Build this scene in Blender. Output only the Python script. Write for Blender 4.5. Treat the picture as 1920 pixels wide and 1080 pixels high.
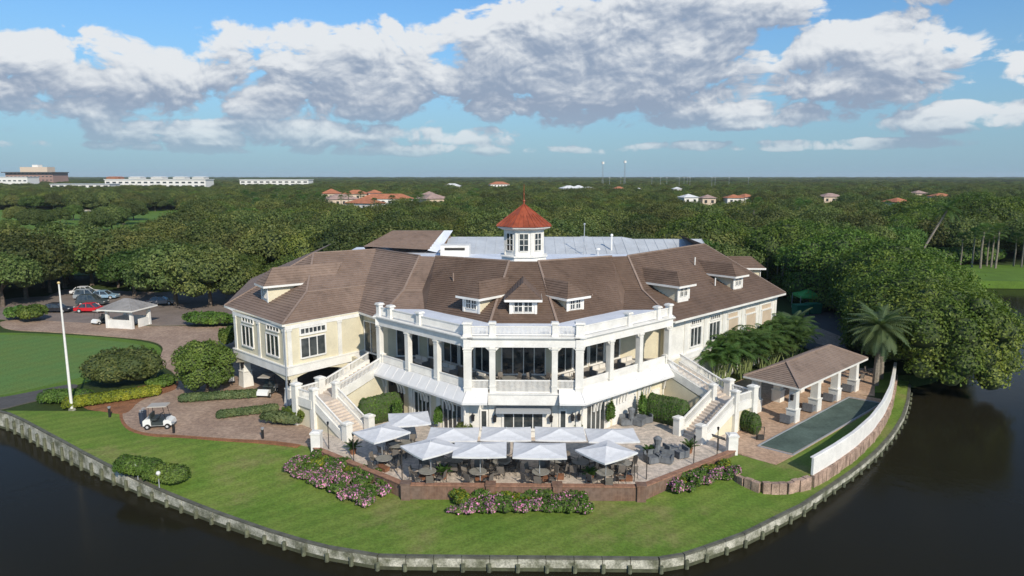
import bpy, math, random
import numpy as np
from mathutils import Vector, Matrix

for o in list(bpy.data.objects):
    bpy.data.objects.remove(o, do_unlink=True)
SC = bpy.context.scene
COL = SC.collection
R = math.radians

# ------------------------------------------------------------------ camera
H, FPX, AX = 21.0, 1300.0, 982.0          # drone height over the terrace, focal length in 1920-px units, column of the building's axis
PITCH = math.atan(210.0 / FPX)
YAW = math.atan((AX - 960.0) / (FPX * math.cos(PITCH)))
cam_d = bpy.data.cameras.new('camera')
cam = bpy.data.objects.new('camera', cam_d)
COL.objects.link(cam)
cam.location = (0, 0, H)
cam.rotation_euler = (R(90) - PITCH, 0, YAW)
cam_d.sensor_width = 36.0
cam_d.lens = FPX / 1920.0 * 36.0
cam_d.clip_start = 0.5
cam_d.clip_end = 20000
SC.camera = cam

# ------------------------------------------------------------------ light and sky
SUN_EL, SUN_X, SUN_Y = R(33), 0.45, -0.89    # towards the sun
SUN_AZ = math.atan2(SUN_X, SUN_Y)
SC.view_settings.view_transform = 'Standard'
SC.view_settings.look = 'None'
SC.view_settings.exposure = 0.0
SC.view_settings.gamma = 1.0
SC.view_settings.use_curve_mapping = False
sd = bpy.data.lights.new('sun', 'SUN')
sd.energy = 4.3
sd.angle = R(0.5)
sd.color = (1.0, 0.91, 0.77)
sun = bpy.data.objects.new('sun', sd)
COL.objects.link(sun)
n_ = math.hypot(SUN_X, SUN_Y)
to_sun = Vector((SUN_X / n_ * math.cos(SUN_EL), SUN_Y / n_ * math.cos(SUN_EL), math.sin(SUN_EL)))
sun.rotation_euler = to_sun.to_track_quat('Z', 'Y').to_euler()
sun.location = to_sun * 60

W = bpy.data.worlds.new('World')
SC.world = W
W.use_nodes = True
W.cycles.sampling_method = 'MANUAL'
W.cycles.sample_map_resolution = 256
wn, wl = W.node_tree.nodes, W.node_tree.links
wn.clear()
def N(tree, typ, **kw):
    n = tree.nodes.new(typ)
    for k, v in kw.items():
        if k == 'ins':
            for i, val in v.items():
                n.inputs[i].default_value = val
        else:
            setattr(n, k, v)
    return n
def mth(tree, op, a, b=None, c=None, clamp=False):
    n = tree.nodes.new('ShaderNodeMath'); n.operation = op; n.use_clamp = clamp
    for i, v in enumerate((a, b, c)):
        if v is None: continue
        if isinstance(v, (int, float)): n.inputs[i].default_value = v
        else: tree.links.new(v, n.inputs[i])
    return n.outputs[0]
def mapr(tree, v, a, b, c=0.0, d=1.0, smooth=True):
    n = tree.nodes.new('ShaderNodeMapRange')
    n.interpolation_type = 'SMOOTHSTEP' if smooth else 'LINEAR'
    tree.links.new(v, n.inputs[0])
    for i, x in zip((1, 2, 3, 4), (a, b, c, d)): n.inputs[i].default_value = x
    return n.outputs[0]
def mixc(tree, f, a, b, mode='MIX'):
    n = tree.nodes.new('ShaderNodeMix'); n.data_type = 'RGBA'; n.blend_type = mode
    for sock, v in ((n.inputs[0], f), (n.inputs[6], a), (n.inputs[7], b)):
        if isinstance(v, (int, float)): sock.default_value = v
        elif isinstance(v, tuple): sock.default_value = (*v[:3], 1)
        else: tree.links.new(v, sock)
    return n.outputs[2]

# cloud cover as a function of direction (azimuth, elevation in degrees), cumulus banks above the horizon
gt = bpy.data.node_groups.new('cumulus', 'ShaderNodeTree')
gt.interface.new_socket('az', in_out='INPUT', socket_type='NodeSocketFloat')
gt.interface.new_socket('el', in_out='INPUT', socket_type='NodeSocketFloat')
gt.interface.new_socket('d', in_out='OUTPUT', socket_type='NodeSocketFloat')
gt.interface.new_socket('bank', in_out='OUTPUT', socket_type='NodeSocketFloat')
gi = gt.nodes.new('NodeGroupInput'); go = gt.nodes.new('NodeGroupOutput')
def cloud_density():
    az, el = gi.outputs[0], gi.outputs[1]
    cb = N(gt, 'ShaderNodeCombineXYZ')
    gt.links.new(mth(gt, 'MULTIPLY', az, 0.155), cb.inputs[0])
    gt.links.new(mth(gt, 'MULTIPLY', el, 0.25), cb.inputs[1])
    warp = N(gt, 'ShaderNodeTexNoise', noise_dimensions='3D', ins={2: 0.9, 3: 2.0, 4: 0.5})
    gt.links.new(cb.outputs[0], warp.inputs[0])
    vm = N(gt, 'ShaderNodeVectorMath', operation='MULTIPLY_ADD')
    vm.inputs[1].default_value = (0.7, 0.7, 0.7)
    gt.links.new(warp.outputs['Color'], vm.inputs[0]); gt.links.new(cb.outputs[0], vm.inputs[2])
    n1 = N(gt, 'ShaderNodeTexNoise', noise_dimensions='2D', ins={2: 1.7, 3: 7.0, 4: 0.60})
    gt.links.new(vm.outputs[0], n1.inputs[0])
    # puffs: rounded cells give cauliflower edges
    def puffs(scale, amp):
        v = N(gt, 'ShaderNodeTexVoronoi', feature='F1', voronoi_dimensions='2D', ins={2: scale}); gt.links.new(vm.outputs[0], v.inputs[0])
        return mth(gt, 'MULTIPLY', mth(gt, 'SUBTRACT', 0.35, mth(gt, 'MULTIPLY', v.outputs[0], v.outputs[0])), amp)
    puff = mth(gt, 'ADD', puffs(1.5, 0.36), mth(gt, 'ADD', puffs(3.6, 0.22), puffs(9.0, 0.13)))
    d = mth(gt, 'ADD', mth(gt, 'MULTIPLY', mth(gt, 'SUBTRACT', n1.outputs[0], 0.5), 1.15), puff)
    return d, az, el
d0, az_, el_ = cloud_density()
def lobe(a0, e0, ra, re, amp):
    x = mth(gt, 'MULTIPLY', mth(gt, 'SUBTRACT', az_, a0), 1.0 / ra)
    y = mth(gt, 'MULTIPLY', mth(gt, 'SUBTRACT', el_, e0), 1.0 / re)
    r2 = mth(gt, 'ADD', mth(gt, 'MULTIPLY', x, x), mth(gt, 'MULTIPLY', y, y))
    return mapr(gt, r2, 0.15, 1.9, amp, 0.0)
# (azimuth, elevation, half width, half height, strength)
LOBES = [(-31, 6.6, 11, 3.2, .72), (-20, 7.4, 6, 3.8, .70), (-12, 7.8, 9, 4.0, .76), (6, 8.9, 14, 5.2, .86), (11, 12.5, 13, 3.0, .76),
         (25, 7.8, 7.5, 3.6, .74), (17, 4.6, 9, 1.2, .72), (-3, 3.0, 5, 1.0, .60), (-20, 3.2, 15, 1.25, .74), (31, 4.0, 5.5, 1.3, .72), (37, 6.8, 6, 1.2, .56),
         (32, 13.2, 10, 2.0, .58), (-15, 2.1, 22, .6, .60), (22, 2.3, 14, .5, .56), (55, 8, 14, 5, .7), (-56, 9, 15, 5, .7)]
acc = None
for L in LOBES:
    s = lobe(*L)
    acc = s if acc is None else mth(gt, 'MAXIMUM', acc, s)
hi = mapr(gt, el_, 17.0, 26.0, 0.0, 0.30)
acc = mth(gt, 'MAXIMUM', acc, hi)
dd = mth(gt, 'ADD', d0, acc)
dd = mth(gt, 'SUBTRACT', dd, 0.475)
gt.links.new(dd, go.inputs[0])
gt.links.new(acc, go.inputs[1])

wt = W.node_tree
tc = N(wt, 'ShaderNodeTexCoord')
nz = N(wt, 'ShaderNodeVectorMath', operation='NORMALIZE'); wl.new(tc.outputs['Generated'], nz.inputs[0])
sp = N(wt, 'ShaderNodeSeparateXYZ'); wl.new(nz.outputs[0], sp.inputs[0])
azn = mth(wt, 'MULTIPLY', mth(wt, 'ARCTAN2', sp.outputs[0], sp.outputs[1]), 57.29578)
eln = mth(wt, 'MULTIPLY', mth(wt, 'ARCSINE', sp.outputs[2]), 57.29578)
def dens(daz, del_, k=0):
    g = wt.nodes.new('ShaderNodeGroup'); g.node_tree = gt
    wl.new(mth(wt, 'ADD', azn, daz), g.inputs[0]); wl.new(mth(wt, 'ADD', eln, del_), g.inputs[1])
    return g.outputs[k]
dA = dens(0, 0)
dS = dens(0.12, 0.26)
dB = dens(0.5, 1.1)
dC = dens(0.6, 2.0, 1)
cover = mapr(wt, dA, 0.0, 0.21)
cover = mth(wt, 'MULTIPLY', cover, mapr(wt, eln, 0.6, 2.4))
dD = dens(0.0, -1.3, 1)
lit = mth(wt, 'MULTIPLY', mth(wt, 'SUBTRACT', dA, dB), 0.95)
lit = mth(wt, 'ADD', lit, mth(wt, 'MULTIPLY', mth(wt, 'SUBTRACT', dA, dS), 0.65))
lit = mth(wt, 'ADD', lit, mapr(wt, dC, 0.05, 0.84, 0.86, 0.34))
lit = mth(wt, 'SUBTRACT', lit, mth(wt, 'MULTIPLY', mth(wt, 'SUBTRACT', dC, dD), 0.40))
lit = mapr(wt, lit, 0.0, 1.0, 0.0, 1.0, smooth=True)
SKY_K = 0.12
sky = N(wt, 'ShaderNodeTexSky', sky_type='NISHITA', sun_disc=False)
sky.sun_elevation = SUN_EL; sky.sun_rotation = math.atan2(SUN_X, SUN_Y)
sky.air_density = 1.1; sky.dust_density = 0.5; sky.ozone_density = 2.2
skyc = mixc(wt, 1.0, sky.outputs[0], (0.58, 0.88, 1.14), 'MULTIPLY')
K = 1.0 / SKY_K
hz = mapr(wt, eln, -2.0, 15.0, 1.0, 0.0)
skyc = mixc(wt, mth(wt, 'MULTIPLY', hz, 0.85), skyc, (0.265 * K, 0.42 * K, 0.565 * K))
ccol = mixc(wt, lit, (0.30 * K, 0.37 * K, 0.49 * K), (0.80 * K, 0.825 * K, 0.85 * K))
# distance fades the low clouds into the blue
fade = mapr(wt, eln, 1.0, 6.0, 0.55, 0.97)
fin = mixc(wt, mth(wt, 'MULTIPLY', cover, fade), skyc, ccol)
bg = N(wt, 'ShaderNodeBackground', ins={1: SKY_K}); wl.new(fin, bg.inputs[0])
wo = N(wt, 'ShaderNodeOutputWorld'); wl.new(bg.outputs[0], wo.inputs[0])

# ------------------------------------------------------------------ helpers
_c, _s = math.cos(PITCH), math.sin(PITCH)
_cy, _sy = math.cos(YAW), math.sin(YAW)
def _ray(px, py):
    x = px - 960.0; v = 540.0 - py; y = FPX * _c + v * _s
    return (x * _cy - y * _sy, x * _sy + y * _cy, -FPX * _s + v * _c)
def at(px, py, z=0.0):
    """image pixel -> world point at height z, along the camera ray"""
    d = _ray(px, py); t = (z - H) / d[2]
    return Vector((d[0] * t, d[1] * t, z))
def sstep(a, b, x):
    t = min(1, max(0, (x - a) / (b - a))); return t * t * (3 - 2 * t)
def gz(x, y):
    """height of the lawn: level with the terrace behind, 1.2 m lower along the front"""
    return -1.2 * (1 - sstep(41.5, 54, y))
def atg(px, py):
    z = 0
    for _ in range(12):
        p = at(px, py, z); z = 0.5 * z + 0.5 * gz(p.x, p.y)
    p.z = gz(p.x, p.y); return p
def on_wall(A, B, px, py):
    """distance along the wall A->B and height of an image pixel cast onto it"""
    d = _ray(px, py); ux, uy = B[0] - A[0], B[1] - A[1]; L = math.hypot(ux, uy); ux /= L; uy /= L
    nx, ny = uy, -ux
    t = (A[0] * nx + A[1] * ny) / (d[0] * nx + d[1] * ny)
    x, y = d[0] * t, d[1] * t
    return (x - A[0]) * ux + (y - A[1]) * uy, H + d[2] * t

class MB:
    def __init__(s): s.V = []; s.F = []; s.M = []
    def add(s, vs, fs, m=0):
        o = len(s.V); s.V += [tuple(v) for v in vs]
        for f in fs: s.F.append(tuple(i + o for i in f)); s.M.append(m)
    def box(s, c, d, rz=0.0, m=0, taper=1.0):
        hx, hy, hz = d[0] / 2, d[1] / 2, d[2] / 2
        ca, sa = math.cos(rz), math.sin(rz); vs = []
        for z, k in ((-hz, 1.0), (hz, taper)):
            for x, y in ((-hx, -hy), (hx, -hy), (hx, hy), (-hx, hy)):
                x *= k; y *= k
                vs.append((c[0] + x * ca - y * sa, c[1] + x * sa + y * ca, c[2] + z))
        s.add(vs, [(3, 2, 1, 0), (4, 5, 6, 7), (0, 1, 5, 4), (1, 2, 6, 5), (2, 3, 7, 6), (3, 0, 4, 7)], m); return s
    def beam(s, a, b, w, h, m=0):
        """box running from a to b (centre line), width w (horizontal), height h"""
        a, b = Vector(a), Vector(b); u = (b - a).normalized()
        side = u.cross(Vector((0, 0, 1)))
        if side.length < 1e-3: side = Vector((1, 0, 0))
        side.normalize(); up = side.cross(u)
        vs = []
        for p in (a, b):
            for i, j in ((-1, -1), (1, -1), (1, 1), (-1, 1)):
                vs.append(p + side * (i * w / 2) + up * (j * h / 2))
        s.add(vs, [(0, 1, 2, 3), (7, 6, 5, 4), (0, 4, 5, 1), (1, 5, 6, 2), (2, 6, 7, 3), (3, 7, 4, 0)], m); return s
    def wall(s, a, b, z0, z1, th=0.3, m=0):
        """vertical wall whose OUTER face runs a->b; thickness goes to the left of a->b"""
        a, b = Vector((a[0], a[1])), Vector((b[0], b[1])); u = (b - a).normalized(); n = Vector((-u.y, u.x)) * th
        P = [a, b, b + n, a + n]
        s.add([(p.x, p.y, z0) for p in P] + [(p.x, p.y, z1) for p in P],
              [(3, 2, 1, 0), (4, 5, 6, 7), (0, 1, 5, 4), (1, 2, 6, 5), (2, 3, 7, 6), (3, 0, 4, 7)], m); return s
    def prism(s, poly, z0, z1, m=0):
        n = len(poly)
        a = sum(poly[i][0] * poly[(i + 1) % n][1] - poly[(i + 1) % n][0] * poly[i][1] for i in range(n))
        if a < 0: poly = poly[::-1]
        s.add([(p[0], p[1], z0) for p in poly] + [(p[0], p[1], z1) for p in poly],
              [tuple(range(n - 1, -1, -1)), tuple(range(n, 2 * n))] + [(i, (i + 1) % n, n + (i + 1) % n, n + i) for i in range(n)], m); return s
    def quad(s, *p, m=0): s.add(p, [tuple(range(len(p)))], m); return s
    def cyl(s, a, b, r0, r1=None, n=8, m=0, cap=True):
        r1 = r0 if r1 is None else r1
        a, b = Vector(a), Vector(b); u = (b - a).normalized()
        t = Vector((1, 0, 0)) if abs(u.x) < .9 else Vector((0, 1, 0))
        e = u.cross(t).normalized(); f = u.cross(e)
        vs = []
        for p, r in ((a, r0), (b, r1)):
            for i in range(n):
                q = 2 * math.pi * i / n; vs.append(p + e * (math.cos(q) * r) + f * (math.sin(q) * r))
        fs = [(i, (i + 1) % n, n + (i + 1) % n, n + i) for i in range(n)]
        if cap: fs += [tuple(range(n - 1, -1, -1)), tuple(range(n, 2 * n))]
        s.add(vs, fs, m); return s
    def tube(s, pts, r, n=6, m=0):
        for i in range(len(pts) - 1):
            ra = r[i] if isinstance(r, (list, tuple)) else r; rb = r[i + 1] if isinstance(r, (list, tuple)) else r
            s.cyl(pts[i], pts[i + 1], ra, rb, n, m)
        return s
    def ball(s, c, r, m=0, n=8, sz=1.0):
        vs = [(c[0], c[1], c[2] - r * sz)]; k = n // 2
        for j in range(1, k):
            a = math.pi * j / k - math.pi / 2
            for i in range(n):
                q = 2 * math.pi * i / n; vs.append((c[0] + r * math.cos(a) * math.cos(q), c[1] + r * math.cos(a) * math.sin(q), c[2] + r * sz * math.sin(a)))
        vs.append((c[0], c[1], c[2] + r * sz)); L = len(vs) - 1
        fs = [(0, 1 + (i + 1) % n, 1 + i) for i in range(n)]
        for j in range(k - 2):
            for i in range(n):
                a = 1 + j * n + i; b = 1 + j * n + (i + 1) % n; fs.append((a, b, b + n, a + n))
        fs += [(1 + (k - 2) * n + i, 1 + (k - 2) * n + (i + 1) % n, L) for i in range(n)]
        s.add(vs, fs, m); return s
    def courses(s, A, B, C, D, n, lip=0.06, m=0):
        """roof facet A-B (eave) to D-C (ridge) laid in n overlapping courses"""
        A, B, C, D = map(Vector, (A, B, C, D)); nr = (B - A).cross(D - A)
        if nr.length < 1e-4: nr = (B - A).cross(C - A)
        nr.normalize(); nr = nr if nr.z > 0 else -nr
        for i in range(n):
            p, q = A.lerp(D, i / n), B.lerp(C, i / n); r_, t = B.lerp(C, (i + 1) / n), A.lerp(D, (i + 1) / n); l = nr * lip
            s.quad(p + l, q + l, r_, t, m=m); s.quad(p, q, q + l, p + l, m=m)
        return s
    def build(s, name, mats, parent=None, kind=None, smooth=False, label=None):
        me = bpy.data.meshes.new(name)
        V = s.V
        if parent is not None:
            L = root_loc(parent)
            V = [(v[0] - L[0], v[1] - L[1], v[2] - L[2]) for v in V]
        me.from_pydata(V, [], s.F)
        if not isinstance(mats, (list, tuple)): mats = [mats]
        for mt in mats: me.materials.append(mt)
        if len(mats) > 1: me.polygons.foreach_set('material_index', s.M)
        if smooth: me.polygons.foreach_set('use_smooth', [True] * len(me.polygons))
        me.update()
        o = bpy.data.objects.new(name, me); COL.objects.link(o)
        if parent is not None: o.parent = parent
        if kind: o['kind'] = kind
        if label: o['label'] = label
        return o
LOC = {}
def root_loc(o):
    L = Vector((0, 0, 0))
    while o is not None: L += Vector(o.location); o = o.parent
    return L
def thing(name, label, cat, loc=(0, 0, 0), rz=0.0, group=None):
    o = bpy.data.objects.new(name, None); COL.objects.link(o)
    o.empty_display_size = 0.3
    o.location = loc; o.rotation_euler = (0, 0, rz); o['label'] = label; o['category'] = cat
    if group: o['group'] = group
    return o
def tag(o, label, cat, group=None):
    o['label'] = label; o['category'] = cat
    if group: o['group'] = group
    return o
def copy_tree(o, parent=None):
    c = o.copy(); COL.objects.link(c)
    if parent is not None: c.parent = parent
    for ch in KIDS(o): copy_tree(ch, c)
    return c
def KIDS(o): return [x for x in o.children]
def dup(o, loc, rz=0.0, sc=None, label=None, group=None):
    c = copy_tree(o); c.location = loc; c.rotation_euler = (0, 0, rz)
    if sc is not None: c.scale = (sc, sc, sc) if isinstance(sc, (int, float)) else sc
    if label: c['label'] = label
    if group: c['group'] = group
    return c

# ------------------------------------------------------------------ materials
MATS = {}
def mat(name, col, rough=0.7, var=0.0, vscale=1.0, bump=0.0, bscale=8.0, metal=0.0, spec=0.4, col2=None, trans=0.0, tint=False, rnd=0.0, fine=0.0):
    m = bpy.data.materials.new(name); m.use_nodes = True; t = m.node_tree
    b = t.nodes['Principled BSDF']
    b.inputs['Roughness'].default_value = rough; b.inputs['Metallic'].default_value = metal
    b.inputs['Specular IOR Level'].default_value = spec
    c = col
    tcn = t.nodes.new('ShaderNodeTexCoord'); src = tcn.outputs['Object']
    col_out = None
    if var > 0 or col2 is not None:
        nzt = N(t, 'ShaderNodeTexNoise', ins={2: vscale, 3: 6.0, 4: 0.6}); t.links.new(src, nzt.inputs[0])
        a = tuple(x * (1 - var) for x in col); bb = col2 if col2 is not None else tuple(min(1, x * (1 + var)) for x in col)
        col_out = mixc(t, mapr(t, nzt.outputs[0], 0.3, 0.7), a, bb)
    if fine > 0:
        n3 = N(t, 'ShaderNodeTexNoise', ins={2: vscale * 9, 3: 4.0, 4: 0.65}); t.links.new(src, n3.inputs[0])
        k = mapr(t, n3.outputs[0], 0.3, 0.7, 1 - fine, 1 + fine)
        cc = N(t, 'ShaderNodeCombineColor')
        for i in range(3): t.links.new(k, cc.inputs[i])
        col_out = mixc(t, 1.0, col_out if col_out is not None else col, cc.outputs[0], 'MULTIPLY')
    if tint:
        at_ = N(t, 'ShaderNodeAttribute', attribute_name='tint')
        k = mapr(t, at_.outputs['Fac'], 0, 1, 0.62, 1.45, smooth=False)
        cc = N(t, 'ShaderNodeCombineColor')
        t.links.new(mth(t, 'MULTIPLY', k, mapr(t, at_.outputs['Fac'], 0.2, 1, 0.92, 1.18, smooth=False)), cc.inputs[0])
        t.links.new(k, cc.inputs[1]); t.links.new(k, cc.inputs[2])
        col_out = mixc(t, 1.0, col_out if col_out is not None else col, cc.outputs[0], 'MULTIPLY')
    if rnd > 0:
        oi = N(t, 'ShaderNodeObjectInfo')
        hs = N(t, 'ShaderNodeHueSaturation')
        t.links.new(mapr(t, oi.outputs['Random'], 0, 1, 0.5 - rnd * 0.09, 0.5 + rnd * 0.05, smooth=False), hs.inputs['Hue'])
        wn2 = N(t, 'ShaderNodeTexWhiteNoise', noise_dimensions='1D'); t.links.new(oi.outputs['Random'], wn2.inputs['W'])
        t.links.new(mapr(t, wn2.outputs[0], 0, 1, 1 - rnd, 1 + rnd, smooth=False), hs.inputs['Value'])
        if col_out is not None: t.links.new(col_out, hs.inputs['Color'])
        else: hs.inputs['Color'].default_value = (*col, 1)
        col_out = hs.outputs[0]
    if col_out is not None: t.links.new(col_out, b.inputs['Base Color'])
    else: b.inputs['Base Color'].default_value = (*col, 1)
    if bump > 0:
        n2 = N(t, 'ShaderNodeTexNoise', ins={2: bscale, 3: 5.0, 4: 0.6}); t.links.new(src, n2.inputs[0])
        bm = N(t, 'ShaderNodeBump', ins={'Strength': bump, 'Distance': 0.05}); t.links.new(n2.outputs[0], bm.inputs['Height'])
        t.links.new(bm.outputs[0], b.inputs['Normal'])
    if trans > 0:
        tr = N(t, 'ShaderNodeBsdfTranslucent'); ms = N(t, 'ShaderNodeMixShader', ins={0: trans})
        if col_out is not None: t.links.new(mixc(t, 1.0, col_out, (1.1, 1.25, 0.6), 'MULTIPLY'), tr.inputs[0])
        else: tr.inputs[0].default_value = (*col, 1)
        out = t.nodes['Material Output']
        t.links.new(b.outputs[0], ms.inputs[1]); t.links.new(tr.outputs[0], ms.inputs[2]); t.links.new(ms.outputs[0], out.inputs[0])
    MATS[name] = m; return m

M_WHITE = mat('white_paint', (0.73, 0.71, 0.65), 0.55, var=0.10, vscale=0.8, fine=0.04)
M_TRIM = mat('white_trim', (0.78, 0.76, 0.71), 0.5, var=0.08, vscale=0.9, fine=0.05)
M_CREAM = mat('cream_stucco', (0.66, 0.60, 0.44), 0.85, var=0.07, vscale=0.7, bump=0.15, bscale=14, fine=0.04)
M_OLIVE = mat('tan_panel', (0.50, 0.40, 0.29), 0.8, var=0.06)
M_GLASS = mat('window_glass', (0.014, 0.020, 0.024), 0.06, spec=0.9, col2=(0.075, 0.085, 0.085), vscale=0.9)
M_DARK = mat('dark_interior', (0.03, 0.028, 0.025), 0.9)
M_BLACK = mat('black_metal', (0.02, 0.02, 0.022), 0.4)
M_STEEL = mat('grey_metal', (0.42, 0.44, 0.46), 0.45, metal=0.3)
M_MEMB = mat('white_roof_membrane', (0.70, 0.73, 0.78), 0.5, var=0.08, vscale=0.5, fine=0.05)
M_RIB = mat('pale_metal_roofing', (0.50, 0.52, 0.53), 0.4, var=0.10, vscale=0.4, fine=0.05)
M_AWN = mat('white_awning_metal', (0.72, 0.71, 0.69), 0.4, var=0.05)
M_CAP = mat('ridge_tile', (0.26, 0.19, 0.15), 0.8, var=0.1, vscale=2)
M_COPPER = mat('copper_sheet', (0.29, 0.068, 0.030), 0.45, var=0.25, vscale=1.5, fine=0.1)
M_STEP = mat('step_stone', (0.58, 0.50, 0.42), 0.8, var=0.1, vscale=2, fine=0.06)
M_LEAFD = mat('leaf_dark', (0.045, 0.070, 0.020), 0.6, var=0.35, vscale=0.5, tint=True, rnd=0.25, trans=0.2)
M_BARK = mat('bark', (0.14, 0.11, 0.085), 0.9, var=0.3, vscale=3, bump=0.6)
def tile_mat(name, col, col2):
    """concrete roof tiles: colour blotches, small tone steps from tile to tile"""
    m = mat(name, col, 0.8, col2=col2, vscale=0.20, fine=0.06)
    t = m.node_tree; b = t.nodes['Principled BSDF']; src = b.inputs['Base Color'].links[0].from_socket
    tcn = t.nodes.new('ShaderNodeTexCoord')
    vo = N(t, 'ShaderNodeTexVoronoi', ins={2: 2.6}); t.links.new(tcn.outputs['Object'], vo.inputs[0])
    sc = N(t, 'ShaderNodeSeparateColor'); t.links.new(vo.outputs['Color'], sc.inputs[0])
    mp_ = N(t, 'ShaderNodeMapping'); mp_.inputs['Scale'].default_value = (0.55, 0.55, 0.16); t.links.new(tcn.outputs['Object'], mp_.inputs[0])
    st_ = N(t, 'ShaderNodeTexNoise', ins={2: 1.0, 3: 6.0, 4: 0.68}); t.links.new(mp_.outputs[0], st_.inputs[0])
    k = mth(t, 'MULTIPLY', mapr(t, sc.outputs[0], 0, 1, 0.93, 1.07, smooth=False), mapr(t, st_.outputs[0], 0.50, 0.72, 1.0, 0.72)); cc = N(t, 'ShaderNodeCombineColor')
    for i in range(3): t.links.new(k, cc.inputs[i])
    t.links.new(mixc(t, 1.0, src, cc.outputs[0], 'MULTIPLY'), b.inputs['Base Color'])
    return m
M_TILE = tile_mat('roof_tile', (0.205, 0.142, 0.106), (0.255, 0.182, 0.140))
M_TILED = tile_mat('dark_roof_tile', (0.130, 0.084, 0.058), (0.172, 0.116, 0.084))
M_TILEP = tile_mat('tan_roof_tile', (0.235, 0.170, 0.130), (0.275, 0.205, 0.160))
M_TILEG = tile_mat('grey_roof_tile', (0.26, 0.25, 0.24), (0.34, 0.32, 0.30))

def paver_mat(name, c1, c2, c3, sc=4.0):
    m = bpy.data.materials.new(name); m.use_nodes = True; t = m.node_tree; b = t.nodes['Principled BSDF']
    b.inputs['Roughness'].default_value = 0.85
    tcn = t.nodes.new('ShaderNodeTexCoord')
    mp = N(t, 'ShaderNodeMapping'); mp.inputs['Rotation'].default_value = (0, 0, 0.78); t.links.new(tcn.outputs['Object'], mp.inputs[0])
    br = N(t, 'ShaderNodeTexBrick'); br.inputs['Scale'].default_value = sc
    br.inputs['Color1'].default_value = (*c1, 1); br.inputs['Color2'].default_value = (*c2, 1); br.inputs['Mortar'].default_value = (*[x * 0.55 for x in c1], 1)
    br.inputs['Mortar Size'].default_value = 0.015; t.links.new(mp.outputs[0], br.inputs[0])
    nz1 = N(t, 'ShaderNodeTexNoise', ins={2: 0.35, 3: 7.0, 4: 0.62}); t.links.new(tcn.outputs['Object'], nz1.inputs[0])
    nz2 = N(t, 'ShaderNodeTexNoise', ins={2: 2.8, 3: 4.0, 4: 0.6}); t.links.new(tcn.outputs['Object'], nz2.inputs[0])
    c = mixc(t, mth(t, 'MULTIPLY', mapr(t, nz1.outputs[0], 0.38, 0.66), 0.8), br.outputs[0], c3)
    k = mapr(t, nz2.outputs[0], 0.3, 0.7, 0.78, 1.2); cc = N(t, 'ShaderNodeCombineColor')
    for i in range(3): t.links.new(k, cc.inputs[i])
    t.links.new(mixc(t, 1.0, c, cc.outputs[0], 'MULTIPLY'), b.inputs['Base Color'])
    return m
M_PAVE = paver_mat('brick_pavers', (0.36, 0.245, 0.17), (0.29, 0.20, 0.145), (0.42, 0.30, 0.215))
M_TERR = paver_mat('terrace_stone', (0.60, 0.52, 0.43), (0.50, 0.43, 0.36), (0.64, 0.53, 0.43), 2.2)
M_PAV2 = paver_mat('orange_pavers', (0.50, 0.33, 0.21), (0.42, 0.27, 0.18), (0.50, 0.35, 0.24))
M_ASPH = mat('asphalt', (0.085, 0.080, 0.075), 0.9, var=0.15, vscale=0.3, fine=0.12)
M_ROADG = mat('grey_road', (0.21, 0.17, 0.145), 0.9, var=0.12, vscale=0.4, fine=0.12)
M_BRICK = paver_mat('red_brick', (0.23, 0.125, 0.080), (0.18, 0.10, 0.068), (0.17, 0.12, 0.095), 3.2)
M_CONC = mat('weathered_concrete', (0.54, 0.52, 0.43), 0.9, col2=(0.12, 0.125, 0.075), vscale=1.1, fine=0.32, bump=0.4)
M_CONCL = mat('mossy_pile', (0.17, 0.18, 0.11), 0.9, col2=(0.07, 0.075, 0.05), vscale=2.5, fine=0.2)
M_CONCK = mat('dark_cap', (0.11, 0.11, 0.085), 0.9, var=0.25, vscale=1.5)
M_CONCD = mat('algae_concrete', (0.075, 0.080, 0.045), 0.9, var=0.3, vscale=2, bump=0.4)
M_MULCH = mat('red_mulch', (0.25, 0.11, 0.05), 0.95, var=0.25, vscale=1.2, fine=0.3)

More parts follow.
